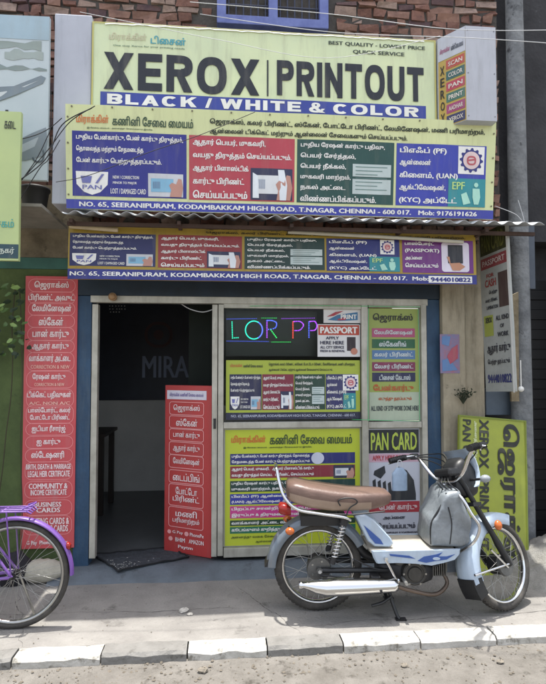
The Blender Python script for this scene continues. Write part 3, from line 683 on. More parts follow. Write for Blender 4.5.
pl = MB(); L = []
for T, v0, v1 in its:
    B.ring(pl, 4.5, v0-2.6, 40.5, v1+2.6, 2.6, .6, .0025); n = len(T)
    for k, t in enumerate(T): L.append((t, 9 if len(t) > 6 else 12, v0+(v1-v0)*k/n, 36.5 if len(t) > 6 else 34, v0+(v1-v0)*(k+1)/n-(1 if n > 1 else 0)))
L += [('G Pay', 9, 144.5, 20, 148), ('PhonePe', 27, 144.5, 41, 148), ('BHIM', 12, 151, 22, 155), ('AMAZON', 26, 151, 41, 155), ('Paytm', 15, 158, 30, 162)]
B.disc(pl, 5.5, 146.3, 2, .003); B.disc(pl, 23.5, 146.3, 2.2, .003); B.disc(pl, 7, 153, 2.2, .003)
pl.build('pill_outlines', ink('#e7a3a3'), B.root, fix=False); B.lines('lettering', L, ink('#ecdcdc'), bold=.02)

# posters in the window bays
B = wall_board('poster', 'yellow window poster with four coloured service boxes below the LED sign', 'poster', [(226, 360), (360, 360.5), (360, 419.5), (226, 419)], -.002, (134, 59))
B.panel('panel', mat('olive_yellow_paper', '#9dab3c', .4), .002)
B.lines('title_lettering', [(TITLE[0], 4, 3.5, 16, 7.5)], ink('#c2703c'), bold=.03)
B.lines('service_lettering', [(TITLE[1], 17, 4, 36, 7.2), (HEAD[0], 42, 2.4, 129, 6.2), (HEAD[1], 42, 8, 106, 11.4)], ink('#25351f'), bold=.03)
service_boxes(B, [('b1', 3.5, 14, 35, 49.5, '#22264a'), ('b2', 35.6, 14, 67, 49.5, '#7c2a3e'), ('b3', 67.6, 14, 98.5, 49.5, '#1f3f35'), ('b4', 99.1, 14, 129.5, 49.5, '#2a2c62')], 6, 1, d=.0012)
q = B.rect('address_strip', 0, 52, 134, 59, ink('#1f2440'), .001); B.lines('lettering', [('NO. 65, SEERANIPURAM, KODAMBAKKAM HIGH ROAD, T.NAGAR, CHENNAI - 600 017.', 5, 54, 129, 57)], ink('#aab0c4'), q, .003, bold=.03)

def passport_poster(cor, Y, lab):
    B = wall_board('poster', lab, 'poster', cor, Y, (42, 33))
    B.panel('panel', mat('white_paper', '#cfcfcf', .5), .002)
    q = B.rect('red_strip', .8, .8, 41.2, 11, ink('#b2402c'), .001); B.lines('lettering', [('PASSPORT', 2.5, 2.6, 39.5, 9.4)], white, q, .003, bold=.05)
    B.lines('lettering', [('APPLY', 8, 12.5, 21, 15.5), ('HERE HERE', 2.5, 17, 26, 20.5), ('ALL CITY SERVICE', 2.5, 22, 26, 24.8), ('FRESH & RENEWAL', 2.5, 26, 27, 28.3)], ink('#2c2f4c'), bold=.04)
    q = MB(); B.grid(q, 29, 13, 37.5, 27, .002); q.build('printed_passport', ink('#2a1f28'), B.root, fix=False)
    q = MB(); B.disc(q, 36, 27.5, 3.4, .0035, n=14); q.build('printed_hand', ink('#b77a66'), B.root, fix=False)
    return B
passport_poster([(317.5, 324), (360, 324.5), (360, 357), (317.5, 356.5)], -.006, 'small white passport poster with a red heading on the window')
B = wall_board('poster', 'white strip poster with a teal and red swoosh behind the passport poster', 'poster', [(323.5, 307), (360.5, 307), (360.5, 323), (323.5, 323)], -.003, (37, 16))
B.panel('panel', mat('white_paper', '#cfcfcf', .5), .002)
q = MB(); B.poly(q, [(4, 13), (14, 8), (34, 5), (34, 13), (16, 14)], .002); q.build('teal_swoosh', ink('#2f6f9c'), B.root, fix=False)
q = MB(); B.poly(q, [(3, 10), (12, 5), (20, 4), (10, 9)], .0035); B.poly(q, [(14, 12), (22, 10), (22, 13), (14, 13.4)], .0036); q.build('red_swoosh', ink('#a83040'), B.root, fix=False)
B.lines('lettering', [('PRINT', 17, 7.5, 33, 12)], white, d=.0045, bold=.04)

# bottom-left bay: bright yellow poster of strips
B = wall_board('poster', 'large lime yellow poster of stacked colour strips behind the moped seat', 'poster', [(225, 429), (360, 429.5), (360, 543), (225, 545)], -.003, (135, 115))
B.panel('panel', mat('lime_yellow_flex', '#b4bf2c', .45, col2='#aab634', vscale=2), .002)
B.lines('title_lettering', [(TITLE[0], 6, 5.5, 40, 14.5)], ink('#c8642a'), bold=.03)
B.lines('green_title_lettering', [(TITLE[1], 44, 5, 127, 15), ('இ-சேவை மையம் - அனைத்து சேவைகளும் இங்கே', 18, 17, 86, 19)], ink('#2c4424'), bold=.03)
rows = [(24, 35, '#262c6c', ["புதிய பேன்கார்டு, பேன் கார்டு திருத்தம், தொலைந்த", "சேதமடைந்த பேன் கார்டு பெற்றுத்தரப்படும்"]), (36.5, 48.5, '#84303c', ["ஆதார் பெயர், முகவரி,   ஆதார் பிளாஸ்டிக் கார்டு", "வயது திருத்தம் செய்ய,   பிரிண்ட், செய்யப்படும்"]),
 (51, 62, '#1d3d38', ["புதிய ரேஷன் கார்டு பதிவு, பெயர் சேர்த்தல்,", "முகவரி மாற்றம், நகல் அட்டை பெற"]), (64, 74.5, '#2d3596', ["பிஎஃப் (PF) ஆன்லைன் கிளைம்,", "(UAN) ஆக்டிவேஷன், (KYC) அப்டேட்"]), (76, 88, '#c03a86', ["பிறப்பு சான்றிதழ், இறப்பு", "இருப்பு & திருமண சான்றிதழ்"]),
 (90, 95.5, '#1f3f2c', ["வாக்காளர் அட்டை விண்ணப்பம்"]), (96.5, 103, '#1d6a50', ["கூடங்குளம் குறித்து பதிவு / சேவை"])]
for v0, v1, c, T in rows:
    p = B.rect('strip', 5, v0, 130, v1, ink(c), .0015); n = len(T)
    B.lines('lettering', [(t, 6.5, v0+(v1-v0)*(k+.14)/n, 88 if v0 > 30 else 84, v0+(v1-v0)*(k+.86)/n) for k, t in enumerate(T)], white, p, .0035, bold=.035)
    if v0 == 24: q = MB(); B.disc(q, 92, 29.5, 6.5, .0045, r2=6); q.build('round_emblem', ink('#c3c7d8'), p, fix=False)
    if v0 == 36.5: hand_card(B, 108, 37, 21, 13, .003, p, '#30344a', '#d0d4d8')
B.lines('service_lettering', [('அனைத்து வகை சேவை, பதிவு மற்றும்', 6, 105, 80, 108.5), ('ஆன்லைன் முறையில்', 30, 110, 62, 113)], ink('#2c3a20'), bold=.02)

# tall list poster, upper right bay
B = wall_board('poster', 'green list poster with coloured word strips in the upper right window bay', 'poster', [(369, 308.5), (418.5, 308.5), (419.5, 420.5), (369, 420)], -.003, (50, 112))
B.panel('panel', mat('leaf_green_flex', '#8b9a48', .45, col2='#93a05a', vscale=3), .002)
B.rect('pale_band', 0, 84, 50, 112, ink('#a9b5a0'), .0012)
B.lines('heading_lettering', [("ஜெராக்ஸ்", 4, 5, 44, 14.5)], ink('#1d2018'), bold=.04)
for v, c, t, u1 in ((20, '#a84a72', "லேமினேஷன்", 45), (31, '#1f5a3c', "ஸ்கேனிங்", 38), (42, '#5075a0', "கலர் பிரிண்ட்", 45), (54, '#7a2e50', "லேசர் பிரிண்ட்", 45), (64.5, '#23284c', "டிசைன் கேடாஸ்", 42)):
    p = B.rect('strip', 3, v, 46, v+9, ink(c), .002); B.lines('lettering', [(t, 5 if u1 > 42 else 10, v+1.8, u1-1, v+7.4)], ink('#c3cdd0'), p, .004, bold=.035)
B.lines('orange_lettering', [("பேன்கார்டு", 4, 76, 44, 84), ("எடுத்து தரப்படும்", 9, 88.5, 42, 93)], ink('#b3572c'), bold=.04)
B.lines('small_lettering', [('ALL KIND OF DTP WORK DONE HERE', 1.5, 97.5, 49, 102.5)], ink('#22303a'), bold=.03)

# PAN CARD poster, lower right bay
B = wall_board('poster', 'grey PAN CARD poster with a black heading below the green list poster', 'poster', [(368.3, 428.5), (419.5, 429), (419.8, 541), (368.5, 542)], -.003, (51, 113))
B.panel('panel', mat('pale_grey_flex', '#b9bcc6', .45), .002)
q = B.rect('black_band', .5, .8, 50.5, 24.5, ink('#20262a'), .0015); B.lines('lettering', [('PAN CARD', 2.5, 3.5, 48.5, 21.5)], ink('#aec04c'), q, .0035, bold=.03)
q = B.rect('pink_band', .5, 25, 50.5, 33.5, ink('#c9a5b4'), .0015); B.lines('lettering', [('APPLY HERE FOR NEW', 4, 26.6, 46, 31.8)], ink('#b0404c'), q, .0035, bold=.04)
q = MB(); B.poly(q, [(6, 42), (16, 37), (17, 44), (12, 50), (5, 46)], .002); B.poly(q, [(30, 38), (38, 42), (45, 52), (47, 66), (47, 72), (20, 72), (24, 58)], .0021)
for k in range(4): B.poly(q, [(4+k*5, 52+k), (7+k*5, 50+k), (8+k*5, 66), (5+k*5, 66)], .0022)
q.build('printed_figures', ink('#2b2f35'), B.root, fix=False)
q = B.rect('red_band', .5, 73, 50.5, 84, ink('#a8323e'), .0015); B.lines('lettering', [("பேன் கார்டு", 10, 75, 48, 82.5)], ink('#e0cfd0'), q, .0035, bold=.03)
B.lines('lettering', [("அப்ளை", 14, 87, 36, 91), ("செய்யப்படும்", 8, 94, 46, 100), ("NO. 65, SEERANIPURAM, KODAMBAKKAM", 3, 103, 48, 105.5), ("HIGH ROAD, CHENNAI - 600 017.", 4, 108, 48, 111)], ink('#2a2c3c'), bold=.04)

# LED sign inside the window
led = empty('led_sign', at(275, 333, .1), label='dark LED sign glowing LOR PR behind the window glass', cat='LED sign'); L0 = led.location.copy()
def lw(px, py): p = at(px, py, .1); return Vector((p.x-L0.x, 0, p.z-L0.z))
a, c = lw(226, 356), lw(317, 311); b = MB(); b.box((a.x, .01, a.z), (c.x, .035, c.z)); b.build('panel', mat('led_board_black', '#10140f', .4), led)
b = MB(); b.box((a.x-.3, .25, a.z-.4), (c.x+.45, .26, c.z+.1)); b.build('backing_cloth', mat('dark_green_cloth', '#141d17', .9, var=.4, vscale=6), led)
LC = {'teal': '#2fe0b0', 'blue': '#5a6cff', 'vio': '#b04cff', 'green': '#38f070', 'mag': '#ff4cc0', 'red': '#ff5040'}
def led_mat(k): return mat('led_'+k, LC[k], .4, emit=.9)
def stroke(name, pts, k, r=.0045):
    b = MB()
    P = smooth_path([lw(*p) for p in pts], 4) if len(pts) > 3 else [lw(*p) for p in pts]
    L_ = 0
    for i in range(len(P)-1):
        n_ = max(1, int((P[i+1]-P[i]).length/.013))
        for j in range(n_): q = P[i].lerp(P[i+1], j/n_); b.ball(q+Vector((0, .004, 0)), r, 8)
    b.build(name, led_mat(k), led)
stroke('led_letter', [(232, 322), (232.5, 338), (240, 337.5)], 'teal'); 
def oval(cx, cy, rx, ry, a0, a1, n=10): return [(cx+rx*math.cos(math.radians(a0+(a1-a0)*i/n)), cy-ry*math.sin(math.radians(a0+(a1-a0)*i/n))) for i in range(n+1)]
stroke('led_letter', oval(254, 330, 8.5, 9, 60, 300), 'teal'); stroke('led_letter', oval(254, 330, 8.5, 9, -60, 60), 'blue')
stroke('led_letter', [(267, 320.5), (267, 339)], 'vio'); stroke('led_letter', [(267, 320.5), (272, 320.5), (276.5, 323), (275, 328), (267, 329.5)], 'blue'); stroke('led_letter', [(271, 330), (277.5, 339)], 'green')
stroke('led_letter', [(293, 322), (293, 339.5)], 'red'); stroke('led_letter', [(294, 321.5), (300, 321.5), (303.5, 325), (300, 330), (294, 330.5)], 'vio')
stroke('led_letter', [(309, 322), (309, 339)], 'blue'); stroke('led_letter', [(310, 321.5), (315, 321.5), (317, 326), (315, 330), (310, 330.5)], 'vio')
for seg, k in (([(227, 319), (258, 318.5)], 'blue'), ([(262, 318), (278, 318)], 'green'), ([(282, 318.5), (316, 318)], 'vio'), ([(227, 341), (270, 341.5)], 'blue'), ([(272, 342), (292, 342)], 'green')):
    stroke('led_border', seg, k, .0025)

# box signs that stick out at both ends of the big board
def box_sign(name, lab, x_in, x_out, yw, yf, z0, z1, m):
    r = empty(name, (x_in, yf, z0), label=lab, cat='box sign'); b = MB(); b.box((0, 0, 0), (x_out-x_in, yw-yf, z1-z0)); b.build('casing', m, r, bevel=.006); return r
m_pan = mat('white_grey_sheet', '#b3b6be', .5, col2='#a5a8b0', vscale=2, streak=('#7f7f80', .5))
yb_ = -.47; xr = at(437, 80, yb_).x+.004; yfr = -.95
z0r, z1r = at(437, 132, yb_).z, at(437, 42, yb_).z
pA = (at(437, 80, yb_).x+.006, yb_); yF = -.64; pB = (at(466, 80, yF).x, yF); pC = (at(496.5, 80, yF).x, yF)
z1r = at(480, 26.5, yF).z; z0r = at(480, 120.5, yF).z
bs = empty('box_sign', (pA[0], yF, z0r), label='grey white box sign with a lettered slanting side right of the big board', cat='box sign')
plan = [pA, pB, pC, (pC[0], -.15), (pA[0], -.15)]
b = MB(); b.rings([[Vector((x-pA[0], y-yF, z)) for x, y in plan] for z in (0, z1r-z0r)], smooth=False); b.build('casing', m_pan, bs, bevel=.004)
for zz in (.03, (z1r-z0r)*.5, z1r-z0r-.03):
    for xx in (pB[0]-pA[0]+.015, pC[0]-pA[0]-.015): b = MB(); b.cyl((xx, .0, zz), (xx, -.003, zz), .004, n=10); b.build('rivet', mat('rivet_grey', '#7d7f84', .4, metal=.6), bs)
sa = math.atan2(pB[1]-pA[1], pB[0]-pA[0])
Bs = Board.__new__(Board); Bs.W = math.hypot(pB[0]-pA[0], pB[1]-pA[1])-.006; Bs.H = z1r-z0r-.006; Bs.uw, Bs.uh, Bs.wave = 29, 92, 0
MSd = Matrix.Translation((.003, pA[1]-yF, .003)) @ Matrix.Rotation(sa, 4, 'Z') @ Matrix.Translation((.003, -.002, 0))
sd_ = None
def sp(nm_, u0, v0, u1, v1, m, d, par=None):
    b = MB(); Bs.grid(b, u0, v0, u1, v1, d); return b.build(nm_, m, par or bs, M=MSd, fix=False)
def st2(t, u0, v0, u1, v1, m, d, par, bold=.03):
    b = MB(); Bs.text(b, t, u0, v0, u1, v1, d=d, bold=bold); return b.build('lettering', m, par, M=MSd, fix=False)
sfc = sp('side_face', 0, 0, 29, 92, ink('#b59a4a'), .001)
hb_ = sp('heading_band', 0, 0, 29, 24, ink('#b9bcc6'), .003)
st2(TITLE[0], 2, 12, 13, 18, ink('#a8527c'), .005, hb_); st2(TITLE[1], 14, 12, 27, 18, ink('#3c4452'), .005, hb_)
for k, (c, t) in enumerate((('#b04a3c', 'SCAN'), ('#2f5d5c', 'COLOR'), ('#b03c50', 'PAN'), ('#3c6a5c', 'PRINT'), ('#9a3a6c', 'AADHAR'), ('#2c2f5c', 'XEROX'))):
    v = 26+k*11.2; q = sp('strip', 8.5, v, 28, v+9, ink(c), .003); st2(t, 11, v+2.4, 26, v+6.8, ink('#d8d0c8'), .005, q)
for k, ch in enumerate('XEROX'): st2(ch, 2.2, 30+k*12, 6.8, 39+k*12, ink('#2a2420'), .005, sfc)
# left box sign, blank white face towards the street
xl0, xl1 = at(53.5, 110, -.45).x, at(91, 110, -.45).x
box_sign('box_sign', 'tall blank white box sign left of the big board', xl0, xl1, -.2, -.455, at(60, 204, -.45).z, at(60, 14, -.45).z, mat('blank_white_sheet', '#b4b8c2', .5, col2='#a3a7b2', vscale=1.6, streak=('#83848a', .5)))

# far left drawing board and green board
B = wall_board('drawing_board', 'white hoarding with faint grey vehicle drawings at the top left', 'hoarding', [(-60, 10), (46, 18), (51, 176), (-50, 182)], -.5, (106, 165), wave=.003)
B.panel('panel', mat('pale_blue_white_flex', '#b9c3c6', .5, col2='#a9b6bb', vscale=1.5), .03)
B.rect('sky_band', 0, 0, 106, 24, ink('#9db4c0'), .002)
def blob(pts, c, d): q = MB(); B.poly(q, pts, d); q.build('drawing', ink(c), B.root, fix=False)
def jag(u0, u1, v0, v1, n, s):
    rr = random.Random(s); return [(u0+(u1-u0)*i/n, v0+rr.uniform(-2, 2)) for i in range(n+1)] + [(u1-(u1-u0)*i/n, v1+rr.uniform(-2, 2)) for i in range(n+1)]
blob(jag(20, 98, 27, 34, 9, 1), '#8d9a95', .002); blob(jag(60, 100, 36, 44, 8, 2), '#9aa6a2', .0024); blob(jag(5, 104, 52, 55, 12, 3), '#7f8d8b', .0028)
blob([(30, 76), (70, 72), (98, 60), (103, 62), (100, 68), (75, 80), (45, 92), (30, 90)], '#75828a', .0032); blob([(40, 82), (70, 76), (96, 65), (72, 77), (45, 88)], '#c3cacb', .0036)
blob([(64, 132), (90, 118), (104, 112), (106, 126), (104, 140), (84, 146), (66, 146)], '#7b868c', .0032); blob([(76, 132), (96, 122), (100, 128), (80, 138)], '#a8b1b5', .0036)
q = MB(); B.ring(q, 60, 138, 74, 154, 6.5, 2, .004); B.ring(q, 90, 132, 103, 148, 6, 2, .0041); q.build('drawing', ink('#4f5a60'), B.root, fix=False)
B.lines('lettering', [('1', 62, 96, 65, 103)], black)
B = wall_board('green_board', 'pale yellow green signboard cut by the left photo edge', 'signboard', [(-60, 108), (19, 112), (20.5, 258), (-54, 262)], -.72, (79, 149), wave=.003)
B.panel('panel', mat('pale_lime_flex', '#b2c184', .5, col2='#a5b580', vscale=2), .03)
B.rect('dark_strip', 0, 133, 79, 147, ink('#24424c'), .002); B.lines('lettering', [('உங்கள் நகர்', 30, 136, 75, 144)], ink('#c6cfc2'), d=.005); B.lines('teal_lettering', [('அச்சகம்', 40, 108, 74, 118)], ink('#3f9c96')); B.lines('black_lettering', [('கடை', 62, 10, 74, 18)], black)

# leaning yellow board at the right, its writing running downwards
top = at(461, 418, -.18); Wd = 1.14; Hd = at(529.5, 421, -.3).x-at(460, 417, -.3).x
a_r = math.radians(5.3)
# world top-left corner sits at height z; roll 90+5.3 deg
zt = Wd*math.cos(a_r)+.003+0.0
ptl = Vector((at(465, 417, -.25).x, -.20, zt))
mw = Matrix.Translation(ptl) @ Matrix.Rotation(math.radians(0), 4, 'Z') @ Matrix.Translation((0, -.12, -zt)) @ Matrix.Rotation(math.radians(-9), 4, 'X') @ Matrix.Translation((0, 0, zt)) @ Matrix.Rotation(PI/2+a_r, 4, 'Y')
B = Board('leaning_signboard', 'yellow green board with big black writing sideways, leaning behind the front wheel', 'signboard', mw, Wd, Hd, (155, 70), wave=.002)
B.panel('panel', mat('yellow_green_flex', '#98a034', .5, col2='#828c36', vscale=3, stain=('#6f7a33', 5, .68)), .02)
q = MB()
for r4 in ((0, 0, 155, 1.2), (0, 68.8, 155, 70), (0, 1.2, 1.5, 68.8), (153.5, 1.2, 155, 68.8)): B.grid(q, *r4, .008)
q.build('frame', mat('dull_green_edge', '#6d7a2c', .6), B.root)
B.lines('lettering', [("ஜெராக்ஸ்", 5, 7, 150, 30)], ink('#1a1c12'), bold=.05)
B.lines('xerox_lettering', [("XEROX", 2.5, 39, 52, 49), ("PRINTOUT", 62, 39, 130, 48.5)], ink('#20241a'), bold=.045)
B.lines('white_lettering', [("அனைத்து வேலைகளும்", 5, 50.8, 70, 55)], ink('#cfd6a8'), bold=.04)
B.lines('pan_lettering', [("PAN CARD", 4, 57.5, 62, 66)], ink('#20241a'), bold=.04)

# tilted hanging poster board on the right
p0 = at(484.5, 308, -.12); p1 = at(513.5, 308, -.46); xm = (p0.x+p1.x)/2
zt_ = at(512, 222, -.46).z; zb_ = at(521, 394, -.46).z
B = plan_board('hanging_poster', 'worn white poster board hung sideways to the street beside the cream pillar', 'poster', (p0.x, -.12), (p1.x, -.46), zb_, zt_, (30, 170), tilt=0, wave=.002)
B.root.matrix_world = B.root.matrix_world @ Matrix.Translation((0, 0, 0)) @ Matrix.Rotation(math.radians(3.0), 4, 'Y').inverted() @ Matrix.Translation((0.0, 0, 0))
B.panel('panel', mat('worn_white_flex', '#a5a8a4', .5, col2='#8d908c', vscale=4, stain=('#5c5a52', 7, .68)), .02)
B.rect('olive_head', 1, 0, 29, 25, ink('#3d3f26'), .0015); B.rect('red_band', 1, 28, 29, 40, ink('#8c4448'), .0015); B.rect('dark_photo', 19, 48, 29, 84, ink('#4a3a38'), .0015); B.rect('yellow_patch', 2, 90, 12, 112, ink('#98a04a'), .0015)
B.lines('heading_lettering', [('PAN CARD', 3, 4, 27, 22)], ink('#6c6e3c'), d=.004, bold=.03)
B.lines('lettering', [('PASSPORT', 3, 31, 27, 37)], ink('#c4b4b0'), d=.004, bold=.03)
B.lines('red_lettering', [('CASH', 5, 52, 17, 60), ('FOR', 7, 46, 15, 50)], ink('#9a4440'), bold=.04)
B.lines('dark_lettering', [('பெற்று', 9, 64, 18, 69), ('கலர் பிரிண்ட்', 5, 72, 18, 77), ('LAMINATION', 6, 80, 18, 84), ('XEROX', 4, 92, 11, 98), ('ALL KIND', 15, 92, 28, 97), ('OF', 19, 101, 23, 105), ('WORK', 16, 109, 27, 114), ('ஆதார் கார்டு', 4, 120, 28, 132), ('பெற்று தரப்படும்', 4, 136, 27, 143)], ink('#2b2e38'), bold=.045)
B.lines('phone_lettering', [('9444010822', 3, 152, 28, 161)], ink('#2e356c'), bold=.05)
q = MB(); B.grid(q, 29, -1, 30.6, 171, .004); q.build('white_edge', mat('white_edge_strip', '#d0d0cc', .5), B.root)

# little print on the pillar
B = wall_board('poster', 'small faded red and blue poster pasted on the cream pillar', 'poster', [(440, 334), (459.5, 334.5), (459.5, 373.5), (440, 373)], -.083, (20, 39))
B.panel('panel', mat('faded_pink_paper', '#9a6a78', .7, col2='#6a7ba0', vscale=16), .002)
q = MB(); B.poly(q, [(2, 2), (11, 2), (9, 12), (2, 10)], .002); B.poly(q, [(2, 26), (9, 24), (18, 36), (2, 37)], .0022); q.build('blue_print', ink('#5a7fb0'), B.root, fix=False)
q = MB(); B.poly(q, [(12, 14), (18, 10), (18, 24), (10, 30), (7, 22)], .0035); q.build('red_print', ink('#a8485c'), B.root, fix=False)

# ------------------------------------------------------------------ awning
aw = empty('awning', (0, 0, 0), label='corrugated grey metal awning sheet between the two service banners', cat='awning')
m_cor = mat('corrugated_metal', '#b4b8bc', .5, metal=.3, col2='#8b8e91', vscale=3, stain=('#6b5442', 6, .66))
xa0, xa1 = at(60, 213, -.6).x, at(548, 220, -.6).x
b = MB(); nx = 330; rows_ = [(.03, WZ(219, 273, 0)+.16), (-.30, 0), (-.56, 0)]; za = at(68, 213, -.53).z; zw = za+.14
vs = []
for j, (y, _) in enumerate(rows_):
    zc = zw+(za-zw)*(.05-y)/.61
    for i in range(nx+1):
        x = xa0+(xa1-xa0)*i/nx; vs.append((x, y+.006*noise.noise(Vector((x*4, j, 0))), zc+.012*math.sin(x*2*PI/.108)+.006*noise.noise(Vector((x*1.5, y, 5)))))
b.add(vs, [(j*(nx+1)+i, j*(nx+1)+i+1, (j+1)*(nx+1)+i+1, (j+1)*(nx+1)+i) for j in range(2) for i in range(nx)], 0, True)
o = b.build('sheet', m_cor, aw); sm_ = o.modifiers.new('s', 'SOLIDIFY'); sm_.thickness = .003
b = MB()
for px in (75, 180, 290, 400, 480): x = at(px, 215, -.4).x; b.box((x-.012, -.5, zw-.14-.05), (x+.012, .02, zw-.14-.026))
b.box((xa0, -.44, za-.055), (xa1, -.415, za-.03)); b.build('bracket', mat('rusty_iron', '#4a3830', .8, var=.4), aw)
# white tube lamp and pale strip along the top of the lower banner
b = MB(); a_ = at(70, 226, -.375); c_ = at(118, 230, -.375); b.cyl(a_, c_, .016, n=14); 
tag(b.build('folded_flex_roll', mat('dirty_pale_roll', '#b9a98a', .6, var=.2)), 'short dirty pale roll tucked over the left end of the lower banner', 'roll')
b = MB(); a_ = at(288, 232, -.37); c_ = at(463, 242, -.37); b.tube([a_, a_.lerp(c_, .5)+Vector((0, 0, .004)), c_], .013, 10)
tag(b.build('pale_pipe', mat('pale_pvc', '#b9b6a6', .5, var=.15)), 'long pale plastic pipe across the top of the lower banner', 'pipe')
# lamp shade ("small round bulb holder") above the door
b = MB(); p = at(113, 297, -.06); b.cyl((0, .03, 0), (0, -.02, 0), .026, .03, 16); b.ball((0, -.03, 0), (.024, .02, .024), 14)
o = b.build('bulb_holder', mat('amber_holder', '#9a7a56', .5, var=.2)); o.location = p; tag(o, 'small round amber bulb holder above the doorway', 'bulb holder')

# ------------------------------------------------------------------ right end: neighbour, pole, plank, heap
nb = empty('neighbour_building', (0, 0, 0), label='dark neighbouring wall and black shutter at the right edge', cat='building')
m_nb = mat('dark_grey_wall', '#3c3c3f', .9, col2='#27272a', vscale=3, bump=.4, stain=('#56575b', 6, .64))  # dark grey with paler mottling
slab('wall', (x_pr+.002, .35, 0), (6, .6, WZ(232)), m_nb, nb); slab('upper_wall', (XB+.003, .12, WZ(232)+.002), (6, .6, 5.2), m_nb, nb); slab('return_wall', (3.0, -.3, 0), (6, .349, WZ(232)), m_nb, nb)
b = MB()
for k in range(26): b.box((x_pr+.1, .31+.012*(k % 2), .02+k*.085), (3.0, .33+.012*(k % 2), .1+k*.085))
b.build('shutter', mat('black_shutter', '#17171a', .5, metal=.3, var=.3), nb)
b = MB(); b.box((at(483, 300, .1).x, .08, at(495, 415, .1).z), (at(512, 300, .1).x, .12, at(495, 388, .1).z)); tag(b.build('metal_box', mat('grey_blue_sheet', '#5d6a78', .6, var=.2), bevel=.006), 'grey blue metal box just above the leaning yellow board', 'box')
b = MB(); b.box((at(500, 250, .12).x, .05, at(520, 290, .12).z), (at(530, 250, .12).x, .1, at(520, 226, .12).z)); tag(b.build('metal_sheet', mat('grey_blue_dark', '#4d5560', .6, var=.2), bevel=.004), 'dull grey metal sheet behind the top of the hanging poster', 'sheet')
pole_y = -.30; px_ = at(511, 110, pole_y)
b = MB(); n_ = 26; R = []
for i in range(n_+1):
    z = 5.6*i/n_; rr = .085-.004*z
    R.append([Vector((rr*math.cos(a*2*PI/18)*(1+.03*noise.noise(Vector((a, z*3, 0)))), rr*math.sin(a*2*PI/18)*(1+.03*noise.noise(Vector((a, z*3, 9)))), z)) for a in range(18)])
b.rings(R); pl_ = b.build('utility_pole', mat('mottled_concrete_pole', '#85888a', .95, col2='#5b5e61', vscale=7, bump=.8, stain=('#333437', 9, .6)))
pl_.location = (at(516, 110, .01).x, .01, 0); tag(pl_, 'mottled grey concrete utility pole at the right edge behind the box sign', 'pole')
b = MB(); b.rings([[Vector(p) for p in r] for r in [[(-.06, -.012, 0), (.0, -.012, 0), (.0, .012, 0), (-.06, .012, 0)], [(-.08, -.012, .8), (.01, -.012, .84), (.01, .012, .84), (-.08, .012, .8)]]], smooth=False)
o = b.build('plank', mat('weathered_plank', '#8c8068', .9, col2='#5d5340', vscale=10, bump=.5, stain=('#34302a', 12, .6))); o.location = (at(524, 400, -.2).x, -.12, at(524, 402, -.2).z); tag(o, 'weathered wooden plank hanging right of the worn white poster', 'plank')
b = MB(); p = at(519, 386, -.25); b.ball((0, 0, 0), (.02, .02, .02), 12); b.cyl((0, 0, .02), (0, .0, .2), .004); o = b.build('bulb', mat('white_bulb', '#c9c9c4', .3)); o.location = at(521, 389, -.5); tag(o, 'small round white bulb hanging below the worn poster', 'bulb')
# rag bundle under the lower banner end, dark creeper
# gravel heap
def heap(name, c, rx, ry, h, m, n=46, seed=1):
    b = MB(); vs = []
    for j in range(n+1):
        for i in range(n+1):
            u = -1+2*i/n; v = -1+2*j/n; d = math.hypot(u, v)
            z = h*max(0, 1-d**1.6)*(1+.3*noise.noise(Vector((u*3, v*3, seed))))+.02*noise.fractal(Vector((u*9, v*9, seed)), 1, 2, 4)*(1 if d < 1 else .0)-.012
            vs.append((u*rx, v*ry, z))
    b.add(vs, [(j*(n+1)+i, j*(n+1)+i+1, (j+1)*(n+1)+i+1, (j+1)*(n+1)+i) for j in range(n) for i in range(n)], 0, True)
    o = b.build(name, m, fix=False); o.location = c; return o
gx = on(548, 575).x+.1
tag(heap('gravel_heap', (gx+.25, -.32, 0), .75, .5, .30, mat('grey_sand', '#8f8d88', .95, col2='#77756f', vscale=20, bump=.9, bscale=120)), 'heap of grey sand and gravel against the wall at the right edge', 'heap', kind='stuff')
# white sack behind the bicycle wheel
b = MB(); R = []
for i in range(13):
    t = i/12; x = -.16+.32*t; s_ = math.sin(PI*min(max(t, .04), .96))**.5
    R.append([Vector((x+.01*noise.noise(Vector((a, i*.5, 2))), (.085*s_+.012*noise.noise(Vector((a*.9, i*.4, 1))))*math.cos(a*2*PI/16), .075+(.08*s_+.012*noise.noise(Vector((a*.9, i*.6, 4))))*math.sin(a*2*PI/16))) for a in range(16)])
b.rings(R); o = b.build('sack', mat('dirty_white_sack', '#b3ae9f', .9, var=.25, vscale=12, bump=.5)); o.location = (at(43, 560, -.13).x, -.15, 0); tag(o, 'lumpy dirty white sack on the pavement under the red list panel', 'sack')
b = MB(); b.ball((0, 0, .09), (.12, .08, .12), 16)
for v in b.v: v += Vector((noise.noise(v*14), noise.noise(v*13+Vector((3, 3, 3))), noise.noise(v*15)))*.025
o = b.build('bundle', mat('dark_bundle_cloth', '#25242a', .9, var=.3)); o.location = (at(23, 560, -.14).x-.05, -.17, 0); tag(o, 'dark cloth bundle beside the white sack behind the bicycle wheel', 'bundle')

